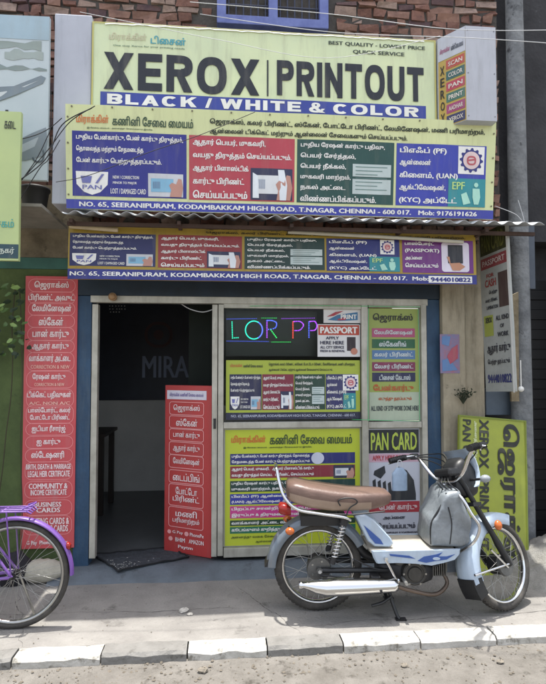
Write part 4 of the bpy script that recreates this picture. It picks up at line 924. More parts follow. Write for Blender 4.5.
# ------------------------------------------------------------------ door mat
b = MB(); cs = [on(92, 556, FL+.002), on(122, 578, .015), on(190, 562, FL+.002), on(172, 549, FL), on(105, 549, FL)]
nu, nv = 40, 18; vs = []
A0, A1, A2, A3 = on(93, 555, FL), on(118, 577, FL*.3), on(189, 558, FL*.95), on(170, 548, FL)
for j in range(nv+1):
    for i in range(nu+1):
        u, v = i/nu, j/nv; p = A0.lerp(A3, u).lerp(A1.lerp(A2, u), v)
        dst = (p.y+.18)
        base = FL if p.y > -.15 else max(.012, FL-(-.15-p.y)*1.1)
        vs.append((p.x+.008*noise.noise(Vector((v*4, u*5, 1))), p.y+.01*noise.noise(Vector((u*6, v*3, 2))), base+.004+.007*noise.noise(Vector((u*7, v*7, 0)))))
b.add(vs, [(j*(nu+1)+i, (j+1)*(nu+1)+i, (j+1)*(nu+1)+i+1, j*(nu+1)+i+1) for j in range(nv) for i in range(nu)], 0, True)
dm = empty('door_mat', (0, 0, 0), label='dark rumpled door mat slipping over the doorway step', cat='door mat')
o = b.build('mat_sheet', mat('mat_dark_grey', '#4a4e54', .95, col2='#32353a', vscale=40, bump=1, bscale=150), dm); sm_ = o.modifiers.new('s', 'SOLIDIFY'); sm_.thickness = .006
b = MB(); ed = [vs[i] for i in range(nu+1)][::-1] + [vs[j*(nu+1)] for j in range(nv+1)] + [vs[nv*(nu+1)+i] for i in range(nu+1)] + [vs[(nv-j)*(nu+1)+nu] for j in range(nv+1)]
b.tube([Vector(p)+Vector((0, 0, .003)) for p in ed[::1]], .006, 6); b.build('mat_border', mat('mat_black', '#17181b', .9), dm)
b = MB()
for _ in range(70):
    u = abs(random.gauss(0, .22)); v = 1-abs(random.gauss(0, .22))
    if u > .6 or v < .3: continue
    i = int(u*nu); j = int(v*nv); p = Vector(vs[j*(nu+1)+i]); b.ball(p+Vector((0, 0, .005)), (.006, .006, .002), 6)
b.build('mat_pattern', mat('mat_pale_dots', '#a3a3a0', .9), dm)

# ------------------------------------------------------------------ cables
def cable(pts, r, m, lab, sag=0):
    P = smooth_path(pts, 8); b = MB(); b.tube(P, r, 6); return tag(b.build('cable', m), lab, 'cable', 'cables strung across the shop front')
m_cb = mat('black_cable', '#1b1b1d', .6); m_cw = mat('pale_cable', '#b9bcbf', .5)
cb = [([(-10, 190, -.72), (8, 187, -.7), (45, 160, -.68), (62, 125, -.66), (92, 108, -.7)], .0035, m_cb, 'thick black cable looping from the green board up to the top left banner corner'),
      ([(20, 182, -.66), (48, 150, -.66), (70, 122, -.66), (95, 106, -.72)], .003, m_cb, 'black cable crossing the drawing board to the banner corner'),
      ([(18, 140, -.66), (36, 135, -.66), (50, 128, -.64), (62, 118, -.64)], .0028, m_cb, 'short black cable lying flat across the drawing board'),
      ([(22, 180, -.66), (36, 160, -.66), (46, 140, -.66), (51, 125, -.66), (51, 90, -.66)], .0028, m_cb, 'black cable hanging straight down beside the white box sign'),
      ([(56, 182, -.74), (90, 175, -.74), (150, 152, -.75), (200, 135, -.76), (255, 112, -.75)], .0022, m_cb, 'thin dark wire drooping across the navy and red service boxes'),
      ([(20, 200, -.6), (40, 168, -.6), (48, 160, -.6), (60, 140, -.6)], .0028, m_cb, 'black cable rising from the plants towards the drawing board')]
for pts, r, m, lab in cb: cable([at(*p) for p in pts], r, m, lab)
cw = [([(80, 12, -.55), (150, 26, -.56), (220, 40, -.56), (330, 58, -.55), (440, 36, -.55)], .0018, m_cw, 'thin pale wire sagging over the top of the big signboard'),
      ([(190, 2, -.6), (330, 14, -.6), (450, 29, -1.0), (560, 30, -1.1)], .0022, m_cw, 'pale wire passing above the lettered box sign to the pole'),
      ([(200, 14, -.6), (330, 32, -.6), (470, 38, -1.05), (560, 44, -1.1)], .0022, m_cw, 'lower pale wire crossing in front of the white box face'),
      ([(495, 206, -.66), (515, 214, -.66), (524, 222, -.66), (518, 200, -.66)], .002, m_cw, 'tangle of pale wire at the right end of the awning'),
      ([(180, 303, .05), (190, 309, .06), (203, 312, .06), (214, 309, .04)], .004, m_cw, 'pale loose wire under the head of the doorway')]
for pts, r, m, lab in cw: cable([at(*p) for p in pts], r, m, lab)
# string of tiny lamps inside the door
b = MB()
for k in range(16): b.ball(at(110+3*(k % 6)+random.uniform(-1, 1), 306+3*(k//6), .5), .004, 6)
tag(b.build('string_lamps', mat('tiny_lamp', '#d8d8d8', .3)), 'cluster of tiny pale lamps hanging inside the doorway top left', 'string lamps')
# frayed dark cloth clumps on the awning's left end (pot) -----------------
pt = empty('plant_pot', at(35, 200, -.35), label='dark plastic plant pot on the ledge below the drawing board', cat='plant pot')
b = MB(); b.rings([[Vector((r*math.cos(a*PI/12), r*math.sin(a*PI/12), z)) for a in range(24)] for r, z in ((.07, -.09), (.09, .06), (.098, .06), (.098, .08), (.085, .08), (.08, .03))], cap=False); b.build('pot', mat('black_pot', '#1d1e21', .6, var=.3), pt)
b = MB(); b.cyl((0, 0, .025), (0, 0, .035), .081, n=24); b.build('soil', mat('pot_soil', '#2a231d', .95), pt)
b = MB(); b.box((at(20, 215, -.3).x-1.4, -.60, at(35, 214, -.35).z-.02), (at(56, 215, -.3).x, -.03, at(35, 214, -.35).z+.0)); tag(b.build('ledge', mat('dirty_ledge', '#8b877d', .9, var=.3)), 'dirty cement ledge holding the plant pot at the left', 'ledge')  # front edge pushed out to shade the sunny gap left of the awning

# ------------------------------------------------------------------ creeper at the left
def leaf(b, p, d, L, Wd_, mi):
    d = d.normalized(); s = d.cross(Vector((0, -1, .3))).normalized(); n = s.cross(d)
    pts = [p, p+d*L*.3+s*Wd_+n*.004, p+d*L*.75+s*Wd_*.7, p+d*L, p+d*L*.75-s*Wd_*.7, p+d*L*.3-s*Wd_+n*.004]
    b.add(pts, [(0, 1, 2, 3), (0, 3, 4, 5)], mi)
cr = empty('creeper', at(26, 560, -.1), label='leafy creeper climbing the green wall at the left edge', cat='plant'); cr.location.z = 0; rl = cr.location.copy()
m_lf = [mat('leaf_light', '#7f9a55', .5, var=.2), mat('leaf_mid', '#4f6b34', .5, var=.25), mat('leaf_dark', '#26381f', .6, var=.3)]
sb = MB(); lb = MB()
for k in range(7):
    x0 = at(random.uniform(-30, 28), 400, -.05).x-rl.x; P = [Vector((x0, 0, .0))]
    for j in range(8): P.append(P[-1]+Vector((random.uniform(-.03, .03), random.uniform(-.01, .01), .255)))
    P = smooth_path(P, 5); sb.tube(P, .004, 5)
    for q in P:
        if q.z > 1.55 and q.z < 2.3:
            for _ in range(2): leaf(lb, q+Vector((random.uniform(-.06, .06), random.uniform(-.09, .0), 0)), Vector((random.uniform(-1, 1), random.uniform(-.8, .1), random.uniform(-1, .4))), random.uniform(.03, .07), random.uniform(.01, .02), random.choice((0, 1, 1, 2, 2, 2)))
sb.build('stem', mat('creeper_stem', '#3c3a26', .8), cr); lb.build('leaves', m_lf, cr, fix=False)
# dry weed on the awning bracket by the pillar
wd = empty('weed', at(463, 400, -.12), label='dark wispy weed growing from the pillar crack above the yellow board', cat='plant')
b = MB()
for k in range(38):
    d = Vector((random.uniform(-1, 1), random.uniform(-.6, .1), random.uniform(.2, 1.4))).normalized(); L = random.uniform(.04, .11)
    b.tube([Vector((0, 0, -.03)), d*L*.5, d*L+Vector((random.uniform(-.02, .02), 0, 0))], [.0025, .0018, .0008], 4)
    leaf(b, d*L*.9, Vector((random.uniform(-1, 1), -.3, random.uniform(-.5, 1))), .025, .006, 0)
b.build('stems', mat('weed_dark', '#2b3322', .8), wd)

# ------------------------------------------------------------------ wheels
m_rub = mat('tyre_rubber', '#282726', .85, col2='#4a4641', vscale=14, bump=.3, bscale=200)
m_chr = mat('chrome', '#d0d0d0', .16, metal=1); m_ste = mat('spoke_steel', '#a3a3a0', .3, metal=.9); m_blk = mat('satin_black', '#191a1c', .45); m_dk = mat('engine_dark', '#3a3a3c', .5, metal=.5, var=.3, vscale=20)
def ring_profile(b, prof, n=56, mi=0):
    "prof: closed list of (radius, y)"
    R = [[Vector((r*math.cos(2*PI*i/n), y, r*math.sin(2*PI*i/n))) for r, y in prof] for i in range(n)]; R.append(R[0]); b.rings(R, False, mi)
def wheel(parent, c, R, tw, rimm, nsp, hubr, hubw, M=Matrix.Identity(4), hubm=None, name='wheel', th=None):
    c = Vector(c); T = M @ Matrix.Translation(c); th = th or tw
    rr = R-th*.95
    w_ = MB(); pr = [(rr+th*.02, -tw*.36), (rr+th*.35, -tw*.5), (R-th*.3, -tw*.47), (R-th*.08, -tw*.28), (R, 0), (R-th*.08, tw*.28), (R-th*.3, tw*.47), (rr+th*.35, tw*.5), (rr+th*.02, tw*.36), (rr, 0)]
    ring_profile(w_, pr)
    n = 60
    if tw > .04:
        for i in range(n):                                   # tread blocks
            for sgn in (-1, 1):
                a = 2*PI*(i+(.25 if sgn > 0 else 0))/n; ca, sa = math.cos(a), math.sin(a); da = .028
                vs = []
                for rad in (R-.004, R+.0025):
                    for aa in (a-da, a+da):
                        for y in (sgn*tw*.03, sgn*tw*.27): vs.append((math.cos(aa)*(rad-abs(y)*.12), y, math.sin(aa)*(rad-abs(y)*.12)))
                w_.add(vs, [(0,1,3,2),(4,6,7,5),(0,4,5,1),(2,3,7,6),(0,2,6,4),(1,5,7,3)])
    wo = w_.build(name, m_rub, parent, M=T)
    b = MB(); ring_profile(b, [(rr+.004, -tw*.36), (rr-.006, -tw*.4), (rr-.012, -tw*.3), (rr-.018, 0), (rr-.012, tw*.3), (rr-.006, tw*.4), (rr+.004, tw*.36), (rr-.002, 0)]); b.build('rim', rimm, wo, M=T)
    b = MB()
    for i in range(nsp):
        a = 2*PI*i/nsp; sgn = 1 if i % 2 else -1; off = (.42 if (i//2) % 2 else -.42)
        b.tube([(hubr*math.cos(a+off*1.6), sgn*hubw*.5, hubr*math.sin(a+off*1.6)), ((rr-.014)*math.cos(a), 0, (rr-.014)*math.sin(a))], .0014 if tw > .04 else .0011, 5)
    b.build('spokes', m_ste, wo, M=T)
    b = MB(); b.cyl((0, -hubw/2, 0), (0, hubw/2, 0), hubr, n=28); b.cyl((0, -hubw/2-.012, 0), (0, hubw/2+.012, 0), hubr*.55, n=20); b.cyl((0, -hubw*.8-.02, 0), (0, hubw*.8+.02, 0), .007, n=10)
    b.build('hub', hubm or m_dk, wo, M=T)
    return wo
def loft(b, secs, n=18, e=2.6, mi=0):
    "secs: (x, zc, hz, hy[, yc]) superellipse rings along x"
    R = []
    for s in secs:
        x, zc, hz, hy = s[:4]; yc = s[4] if len(s) > 4 else 0; r = []
        for k in range(n):
            a = 2*PI*k/n; ca, sa = math.cos(a), math.sin(a)
            r.append(Vector((x, yc+hy*math.copysign(abs(ca)**(2/e), ca), zc+hz*math.copysign(abs(sa)**(2/e), sa))))
        R.append(r)
    return b.rings(R, True, mi)
def fender(b, c, R, w_, a0, a1, n=30, thick=.003, drop=.025):
    Rr = []
    for i in range(n+1):
        a = math.radians(a0+(a1-a0)*i/n); d = Vector((math.cos(a), 0, math.sin(a))); cc = Vector(c)
        Rr.append([cc+d*r+Vector((0, y, 0)) for r, y in ((R-drop, -w_/2), (R-.006, -w_*.46), (R, -w_*.25), (R+.003, 0), (R, w_*.25), (R-.006, w_*.46), (R-drop, w_/2), (R-drop-thick, w_/2-thick), (R-.01, w_*.4), (R-.006, 0), (R-.01, -w_*.4), (R-drop-thick, -w_/2+thick))])
    b.rings(Rr)

# ------------------------------------------------------------------ moped
SC = 1.0
pr = on(318, 609.5); pf = on(499, 607)
WB = 1.14
# keep the rear contact and the heading, real wheelbase
hd = (pf-pr); hd.z = 0; ang = math.atan2(hd.y, hd.x); WB = hd.length
mp = empty('moped', (pr.x, pr.y, 0), ang, 'light blue moped with brown seat and chrome silencer parked before the shop', 'moped')
m_lb = mat('light_blue_paint', '#aab8c6', .28, col2='#9cabbb', vscale=9, spec=.6, streak=('#8d8a84', .45)); m_db = mat('decal_blue', '#34518e', .3); m_gb = mat('grey_blue_fender', '#6c7680', .3, metal=.2, var=.2, streak=('#7d7870', .5))
m_seat = mat('brown_vinyl', '#6c564c', .42, col2='#5c4840', vscale=9, bump=.15, bscale=60); m_sf = mat('tan_vinyl', '#93806f', .42, col2='#857162', vscale=9)
m_bag = mat('silver_grey_cover', '#868c90', .34, col2='#656b70', vscale=7, bump=1, bscale=14, spec=.6); m_red = mat('red_lens', '#8c2018', .25); m_org = mat('amber_lens', '#b8602c', .25)
LX = lambda px: (px-318)*WB/181.5*1.0
LZ = lambda py: (608.5-py)/166.0
RW = .268
wheel(mp, (0, 0, RW), RW, .066, m_chr, 36, .062, .09, th=.05)
# drum / sprocket cover on near side
b = MB(); b.cyl((0, -.05, RW), (0, -.07, RW), .075, .07, 30); b.cyl((0, -.07, RW), (0, -.1, RW), .018, n=14); b.build('brake_drum', mat('cast_alloy', '#6d6d6b', .45, metal=.7, var=.3, vscale=25), mp)
# rear fender
b = MB(); fender(b, (0, 0, RW), .315, .135, 28, 178, 34, drop=.05); rf_ = b.build('rear_fender', m_gb, mp)
b = MB(); pts = [(LX(276), LZ(540)), (LX(283), LZ(538)), (LX(275), LZ(560)), (LX(265), LZ(562))]; b.prism(pts, -.06, .06); b.build('mud_flap', m_blk, mp)
# seat
b = MB(); loft(b, [(LX(287), LZ(487), .04, .09), (LX(289), LZ(486.5), .056, .115), (LX(296), LZ(488), .068, .13), (LX(310), LZ(491.5), .070, .137), (LX(330), LZ(494.5), .067, .138), (LX(350), LZ(496), .060, .135), (LX(368), LZ(496), .056, .12), (LX(381), LZ(495), .046, .1), (LX(387), LZ(494.5), .036, .08), (LX(390), LZ(494.5), .018, .05)], 28, 4.2)
so = b.build('seat', [m_seat, m_sf], mp)
for p in so.data.polygons:
    c_ = p.center
    if p.normal.z > .55: p.material_index = 0
    elif abs(p.normal.y) > .4 and c_.z < LZ(489)+(c_.x-LX(290))*-.08 and c_.x < LX(368): p.material_index = 1
b = MB(); b.tube([Vector((LX(x), -.142, LZ(y))) for x, y in ((296, 500), (320, 506), (350, 507), (380, 504))], .005, 6); b.build('seat_piping', m_blk, so)
b = MB()
for sy in (-1, 1):
    b.tube(smooth_path([(LX(277), sy*.08, LZ(465)), (LX(279), sy*.11, LZ(476)), (LX(284), sy*.145, LZ(490)), (LX(296), sy*.155, LZ(501)), (LX(318), sy*.155, LZ(505.5)), (LX(340), sy*.15, LZ(509)), (LX(347), sy*.13, LZ(513))], 6), .0095, 10)
b.tube(smooth_path([(LX(277), -.08, LZ(465)), (LX(276), -.06, LZ(463)), (LX(276), 0, LZ(462)), (LX(276), .06, LZ(463)), (LX(277), .08, LZ(465))], 5), .0095, 10)
b.build('grab_rail', m_chr, mp)
b = MB(); b.tube(smooth_path([(LX(337), -.15, LZ(498)), (LX(335), -.152, LZ(493)), (LX(341), -.154, LZ(490.5)), (LX(350), -.154, LZ(491)), (LX(353), -.152, LZ(495)), (LX(346), -.15, LZ(500)), (LX(342), -.15, LZ(509))], 5), .004, 8); b.build('seat_latch', m_blk, mp)
# tail light
b = MB(); loft(b, [(LX(279), LZ(506), .025, .03), (LX(281), LZ(506), .036, .045), (LX(287), LZ(507), .036, .048), (LX(291), LZ(508), .03, .04)], 14, 3); b.build('tail_light', m_red, mp)
b = MB(); b.ball((LX(289), -.13, LZ(523)), (.028, .03, .022), 12); b.build('indicator', m_org, mp)
b = MB(); b.ball((LX(289), .13, LZ(523)), (.028, .03, .022), 12); b.build('indicator', m_org, mp)
b = MB(); b.box((LX(300), -.075, LZ(521)), (LX(345), .075, LZ(511))); b.tube([(LX(289), -.12, LZ(523)), (LX(289), .12, LZ(523))], .008); b.build('tail_frame', m_blk, mp, bevel=.01)
# side panel (teardrop)
tp = [(352, 510), (355, 507.5), (361, 507.5), (371, 514), (379, 523), (387, 532), (389.5, 537), (386, 540.5), (371, 540), (364, 534.5), (357.5, 521)]
for y0_, y1_ in ((-.125, -.085), (.085, .125)): b = MB(); b.prism([(LX(x), LZ(y)) for x, y in tp][::-1], y0_, y1_, bev=.03); b.build('side_panel', m_lb, mp, bevel=.006)
b = MB(); b.prism([(LX(x), LZ(y)) for x, y in [(360, 518), (366, 523), (376, 532), (379, 537), (371, 536), (366, 530)]][::-1], -.128, -.1255); b.build('decal', m_db, mp)
# shocks
for sy in (-1, 1):
    a_ = Vector((LX(342), sy*.115, LZ(512))); c_ = Vector((LX(330), sy*.105, LZ(566)+.06)); P = []
    n = 9*14; u_ = (c_-a_).normalized(); v_ = u_.orthogonal().normalized(); w2 = u_.cross(v_)
    for i in range(n+1):
        t = i/n; P.append(a_.lerp(c_, .12+.72*t)+(v_*math.cos(i*2*PI/14)+w2*math.sin(i*2*PI/14))*.021)
    s1 = MB(); s1.tube(P, .0042, 6); s1.tube([a_, c_], .009, 8); s1.build('shock_absorber', m_chr, mp)
    s1 = MB(); s1.cyl(a_, a_.lerp(c_, .14), .024, n=16); s1.cyl(a_.lerp(c_, .82), c_, .018, n=14); s1.build('shock_cap', m_dk, mp)
# swing arm, frame tubes
b = MB()
for sy in (-1, 1): b.tube([(0, sy*.085, RW), (LX(385), sy*.08, LZ(565))], .016, 10)
b.tube(smooth_path([(LX(455), 0, LZ(484)), (LX(450), 0, LZ(520)), (LX(443), 0, LZ(546)), (LX(420), 0, LZ(556)), (LX(370), 0, LZ(556)), (LX(350), 0, LZ(530)), (LX(335), 0, LZ(512))], 6), .026, 12)
b.build('frame', m_blk, mp)
# floor board
fp = [(366, 541.5), (400, 541), (452, 540.5), (451, 546), (447, 550.5), (436, 553.5), (424, 556), (408, 554), (390, 553), (371, 553.5), (368, 548)]
b = MB(); b.prism([(LX(x), LZ(y)) for x, y in fp][::-1], .14, .165, bev=.01); b.build('foot_board', m_lb, mp, bevel=.005)
b = MB(); b.prism([(LX(x), LZ(y)) for x, y in fp][::-1], -.165, -.14, bev=.01); fb = b.build('foot_board', m_lb, mp, bevel=.005)
b = MB(); b.box((LX(366), -.139, LZ(544.5)), (LX(448), .139, LZ(541.5))); b.build('foot_mat', mat('foot_mat_grey', '#b0a99c', .8, var=.15), fb, bevel=.003)
b = MB()
b.prism([(LX(x), LZ(y)) for x, y in [(410, 551), (416, 547), (428, 545), (434, 543), (430, 547), (438, 547), (446, 545), (438, 550), (426, 551.5), (418, 553)]][::-1], -.1675, -.1655)
b.prism([(LX(x), LZ(y)) for x, y in [(383, 544), (402, 546), (408, 549), (400, 548), (384, 546)]][::-1], -.1675, -.1656); b.build('decal', m_db, mp)
b = MB(); n_ = 20; P = [(LX(428)+.022*math.cos(2*PI*k/n_), LZ(549)+.008*math.sin(2*PI*k/n_)) for k in range(n_)]; b.prism(P, -.17, -.1678); b.build('emblem', m_lb, mp)
# engine
b = MB(); loft(b, [(LX(376), LZ(566), .03, .05), (LX(380), LZ(566), .055, .085), (LX(400), LZ(567), .07, .1), (LX(420), LZ(568), .07, .1), (LX(428), LZ(569), .05, .08), (LX(431), LZ(570), .03, .05)], 18, 4); b.build('engine', m_dk, mp)
b = MB(); b.cyl((LX(409), -.09, LZ(566)), (LX(409), -.125, LZ(566)), .078, .07, 30); b.cyl((LX(409), -.125, LZ(566)), (LX(409), -.135, LZ(566)), .045, .04, 26); b.torus((LX(409), -.124, LZ(566)), .06, .006); b.build('engine_cover', mat('dark_alloy', '#4b4a48', .45, metal=.6, var=.3, vscale=30), mp)
b = MB()
for k in range(7): b.box((LX(430)+k*.013, -.06, LZ(573)), (LX(430)+k*.013+.005, .06, LZ(556)))
b.box((LX(428), -.03, LZ(570)), (LX(446), .03, LZ(560))); b.build('cylinder_fins', mat('cast_alloy', '#6d6d6b', .45), mp)
b = MB(); b.tube(smooth_path([(LX(440), -.03, LZ(569)), (LX(444), -.06, LZ(580)), (LX(430), -.1, LZ(588)), (LX(405), -.13, LZ(582)), (LX(390), -.15, LZ(576))], 6), .012, 10); b.build('exhaust_pipe', mat('rusty_pipe', '#6b5d52', .5, metal=.6, var=.3), mp)
b = MB()
for k in range(6): a = k*PI/3; b.cyl((LX(409)+.066*math.cos(a), -.12, LZ(566)+.066*math.sin(a)), (LX(409)+.066*math.cos(a), -.132, LZ(566)+.066*math.sin(a)), .006, n=8)
for k in range(5): a = k*PI*2/5; b.cyl((.05*math.cos(a), -.068, RW+.05*math.sin(a)), (.05*math.cos(a), -.077, RW+.05*math.sin(a)), .006, n=8)
b.cyl((0, -.1, RW), (0, -.112, RW), .012, n=6); b.build('bolts', m_ste, mp)
b = MB(); loft(b, [(LX(392), LZ(557), .02, .03, -.06), (LX(396), LZ(557), .03, .04, -.06), (LX(408), LZ(556), .028, .038, -.06), (LX(411), LZ(556), .015, .02, -.06)], 14, 3); b.build('carburettor', mat('cast_alloy', '#6d6d6b', .45), mp)
b = MB()
b.tube(smooth_path([(LX(405), -.07, LZ(556)), (LX(418), -.11, LZ(554)), (LX(432), -.1, LZ(560)), (LX(446), -.03, LZ(548))], 6), .005, 6)
b.tube(smooth_path([(LX(350), -.1, LZ(552)), (LX(370), -.13, LZ(560)), (LX(388), -.12, LZ(562))], 6), .005, 6)
b.tube([(0, -.105, RW-.02), (LX(352), -.13, LZ(570)), (LX(385), -.14, LZ(578))], .005, 6); b.build('hoses', m_blk, mp)
# silencer
b = MB(); R = []
for x, z, r in ((391, 573.5, .012), (390, 573.5, .034), (386, 573.5, .045), (360, 574, .053), (335, 574.5, .058), (322, 575, .055), (312, 574, .043), (306, 573, .028), (301, 572.3, .02), (300, 572.3, .026), (297, 572, .026), (297, 572, .014)):
    R.append([Vector((LX(x), -.175+r*math.cos(2*PI*k/26), LZ(z)+r*math.sin(2*PI*k/26)*.86)) for k in range(26)])
b.rings(R); si = b.build('silencer', m_chr, mp)
b = MB(); b.box((LX(372), -.229, LZ(577)), (LX(374), -.205, LZ(575))); b.box((LX(366), -.16, LZ(574)), (LX(374), -.1, LZ(566))); b.build('silencer_bracket', m_dk, mp)
# kickstart lever
b = MB(); b.tube(smooth_path([(LX(392), -.13, LZ(572)), (LX(389), -.15, LZ(568)), (LX(383), -.16, LZ(556)), (LX(379), -.165, LZ(549))], 5), .0085, 10); b.cyl((LX(379), -.13, LZ(549)), (LX(379), -.2, LZ(547)), .009, n=10); b.ball((LX(392), -.13, LZ(572)), .018, 12); b.build('kick_lever', m_chr, mp)
b = MB(); b.cyl((LX(398), -.1, LZ(571)), (LX(398), -.2, LZ(571)), .01, n=12); b.cyl((LX(398), .1, LZ(571)), (LX(398), .2, LZ(571)), .01, n=12); b.build('foot_peg', mat('alloy_bright', '#a5a5a2', .4, metal=.7), mp)
# centre stand
b = MB()
for sy in (-1, 1): b.tube(smooth_path([(LX(384), sy*.07, LZ(576)), (LX(387), sy*.11, LZ(592)), (LX(391), sy*.14, LZ(605)), (LX(393), sy*.15, .006)], 4), .011, 8); b.box((LX(389), sy*.15-.018, 0), (LX(399), sy*.15+.018, .008))
b.tube([(LX(387), -.1, LZ(590)), (LX(387), .1, LZ(590))], .009, 8); b.tube(smooth_path([(LX(386), -.12, LZ(588)), (LX(376), -.15, LZ(592)), (LX(366), -.16, LZ(594))], 4), .009, 8); b.build('centre_stand', m_blk, mp)
# leg shield wrapped in a silver grey cover, with chrome guard
bp = [(416, 539), (417, 528), (419, 515), (426, 508), (433, 499), (439, 488), (447, 484.5), (454, 485), (458, 496), (462, 507), (465, 517), (463, 528), (459, 540)]
bp = [(x if x > 436 else 436-(436-x)*.62, y) for x, y in bp]
P = smooth_path([(LX(x), 0, LZ(y)) for x, y in bp+[bp[0]]], 5)[:-1]; P = [(q.x, q.z) for q in P][::-1]
cx_, cz_ = sum(p[0] for p in P)/len(P), sum(p[1] for p in P)/len(P); R = []; b = MB()
prof = [(-.135, .06), (-.137, .25), (-.14, .42), (-.142, .58), (-.143, .72), (-.142, .84), (-.135, .93), (-.115, .985), (-.06, 1), (0, 1.0), (.06, 1), (.115, .985), (.135, .93), (.142, .8), (.14, .5), (.135, .2), (.135, .06)]
def fold(x, z, s):
    n1 = 1-abs(noise.noise(Vector((x*7+z*3, z*2.2, s))))*2; n2 = 1-abs(noise.noise(Vector((x*16, z*9-x*6, s+4))))*2
    return .016*n1**3+.007*n2
for y, k in prof:
    r_ = []
    for x, z in P:
        X, Z = cx_+(x-cx_)*k, cz_+(z-cz_)*k
        r_.append(Vector((X+.008*noise.noise(Vector((x*11, y*9, z*11))), y-(fold(X, Z, 1) if y < 0 else -fold(X, Z, 7))*min(1, abs(y)/.1)*.8, Z)))
    R.append(r_)
b.rings(R); bg = b.build('leg_shield_cover', m_bag, mp)
b = MB()
for sy in (-1,):
    b.tube(smooth_path([(LX(441), -.152, LZ(500)), (LX(444), -.152, LZ(516)), (LX(442), -.152, LZ(536))], 5), .003, 6); b.tube(smooth_path([(LX(425), -.13, LZ(537)), (LX(425.5), -.13, LZ(517)), (LX(435), -.13, LZ(500)), (LX(441), -.125, LZ(487))], 6), .006, 6)
b.build('cover_seam', m_blk, bg)
b = MB()
for sy in (-1, 1): b.tube(smooth_path([(LX(447), sy*.02, LZ(484)), (LX(453), sy*.16, LZ(490)), (LX(460), sy*.2, LZ(504)), (LX(467), sy*.21, LZ(517)), (LX(463), sy*.19, LZ(532)), (LX(456), sy*.1, LZ(546))], 6), .009, 10)
b.build('crash_guard', m_chr, mp)

# steered front end, turned to the left about the steering axis
axle = Vector((WB, 0, .262)); head = Vector((LX(449), 0, LZ(472))); ax = (head-axle).normalized()
MS = Matrix.Translation(axle) @ Matrix.Rotation(math.radians(31), 4, ax) @ Matrix.Translation(-axle)
RF = .262
fw_ = wheel(mp, axle, RF, .06, m_chr, 36, .06, .08, M=MS, th=.046)
b = MB(); b.cyl(axle+Vector((0, -.045, 0)), axle+Vector((0, -.06, 0)), .068, .064, 28); b.cyl(axle+Vector((0, -.06, 0)), axle+Vector((0, -.085, 0)), .016, n=12); b.build('brake_drum', mat('cast_alloy', '#6d6d6b', .45), mp, M=MS)
b = MB(); fender(b, axle, .307, .14, 70, 196, 34, drop=.07); b.build('front_fender', m_lb, mp, M=MS)
b = MB(); d1 = lambda a, r: axle+Vector((r*math.cos(math.radians(a)), 0, r*math.sin(math.radians(a))))
R = [[d1(a, r)+Vector((0, y, 0)) for r, y in ((.245, -.072), (.31, -.06), (.313, .06), (.245, .072), (.24, .06), (.3, .05), (.3, -.05), (.24, -.06))] for a in (190, 198, 206, 213)]
b.rings(R, smooth=False); b.build('mud_flap', m_blk, mp, M=MS)
fk = MB(); FK = []
crown = axle+ax*.40
for sy in (-1, 1):
    fk.tube([axle+Vector((.0, sy*.085, 0)), axle+ax*.14+Vector((0, sy*.085, 0)), axle+ax*.2+Vector((0, sy*.085, 0)), crown+Vector((0, sy*.08, 0)), axle+ax*.6+Vector((0, sy*.078, 0))], [.02, .022, .017, .016, .016], 12)
fk.box((-.035, -.1, -.012), (.035, .1, .012), M=Matrix.Translation(crown+ax*.02)); fk.tube([crown, head+ax*.02], .022, 12); fk.build('fork', m_blk, mp, M=MS)
b = MB(); b.tube([axle+Vector((-.03, -.095, -.01)), axle+ax*.14+Vector((-.09, -.1, -.02))], .007, 8)
b.tube([d1(185, .30)+Vector((0, -.075, 0)), axle+Vector((0, -.095, .01))], .007, 8); b.build('brake_rod', m_chr, mp, M=MS)
# light cluster low on the leg: amber indicator
b = MB(); b.ball(axle+ax*.27+Vector((.045, -.125, 0)), (.026, .022, .03), 12); b.build('indicator', m_org, mp, M=MS)
b = MB(); b.ball(axle+ax*.27+Vector((.045, .125, 0)), (.026, .022, .03), 12); b.build('indicator', m_org, mp, M=MS)
# cowl with headlamp
hc = head+Vector((.06, 0, -.03))
b = MB(); loft(b, [(hc.x-.05, hc.z-.02, .06, .05), (hc.x-.03, hc.z-.01, .1, .07), (hc.x+.02, hc.z, .125, .085), (hc.x+.07, hc.z-.01, .11, .09), (hc.x+.095, hc.z-.02, .09, .085)], 24, 4.5); b.build('cowl', m_blk, mp, M=MS)
b = MB(); R = []
for t in range(9):
    a = math.radians(-60+t*16.5); R.append([Vector((hc.x+.03+.085*math.cos(a)-.02*(abs(y)/.1)**2, y*(1.17-.15*math.sin(a)), hc.z+.05+.13*math.sin(a))) for y in (-.1, -.075, -.04, 0, .04, .075, .1, .1, .04, -.04, -.1)])
R = [[p+(Vector((-.006, 0, 0)) if i > 6 else Vector()) for i, p in enumerate(r)] for r in R]
b.rings(R); b.build('headlamp_cowl', m_lb, mp, M=MS)
b = MB(); b.cyl((hc.x+.09, 0, hc.z-.035), (hc.x+.115, 0, hc.z-.04), .072, .066, 28); b.build('headlamp', mat('headlamp_glass', '#c9d0d4', .1, metal=.3), mp, M=MS)
b = MB(); b.torus((hc.x+.1, 0, hc.z-.037), .072, .006, 'y'); 
b.v = [Vector((hc.x+.1, v.x-hc.x-.1, v.z)) + Vector((v.y, 0, 0)) for v in b.v]; b.build('headlamp_rim', m_chr, mp, M=MS)
for sy in (-1, 1):
    b = MB(); b.tube([(hc.x+.04, sy*.09, hc.z-.02), (hc.x+.05, sy*.16, hc.z-.02)], .008, 8); b.build('indicator_stalk', m_blk, mp, M=MS)
    b = MB(); b.ball((hc.x+.055, sy*.185, hc.z-.02), (.034, .03, .024), 14); b.build('indicator', mat('pale_lens', '#8a8f94', .2), mp, M=MS)
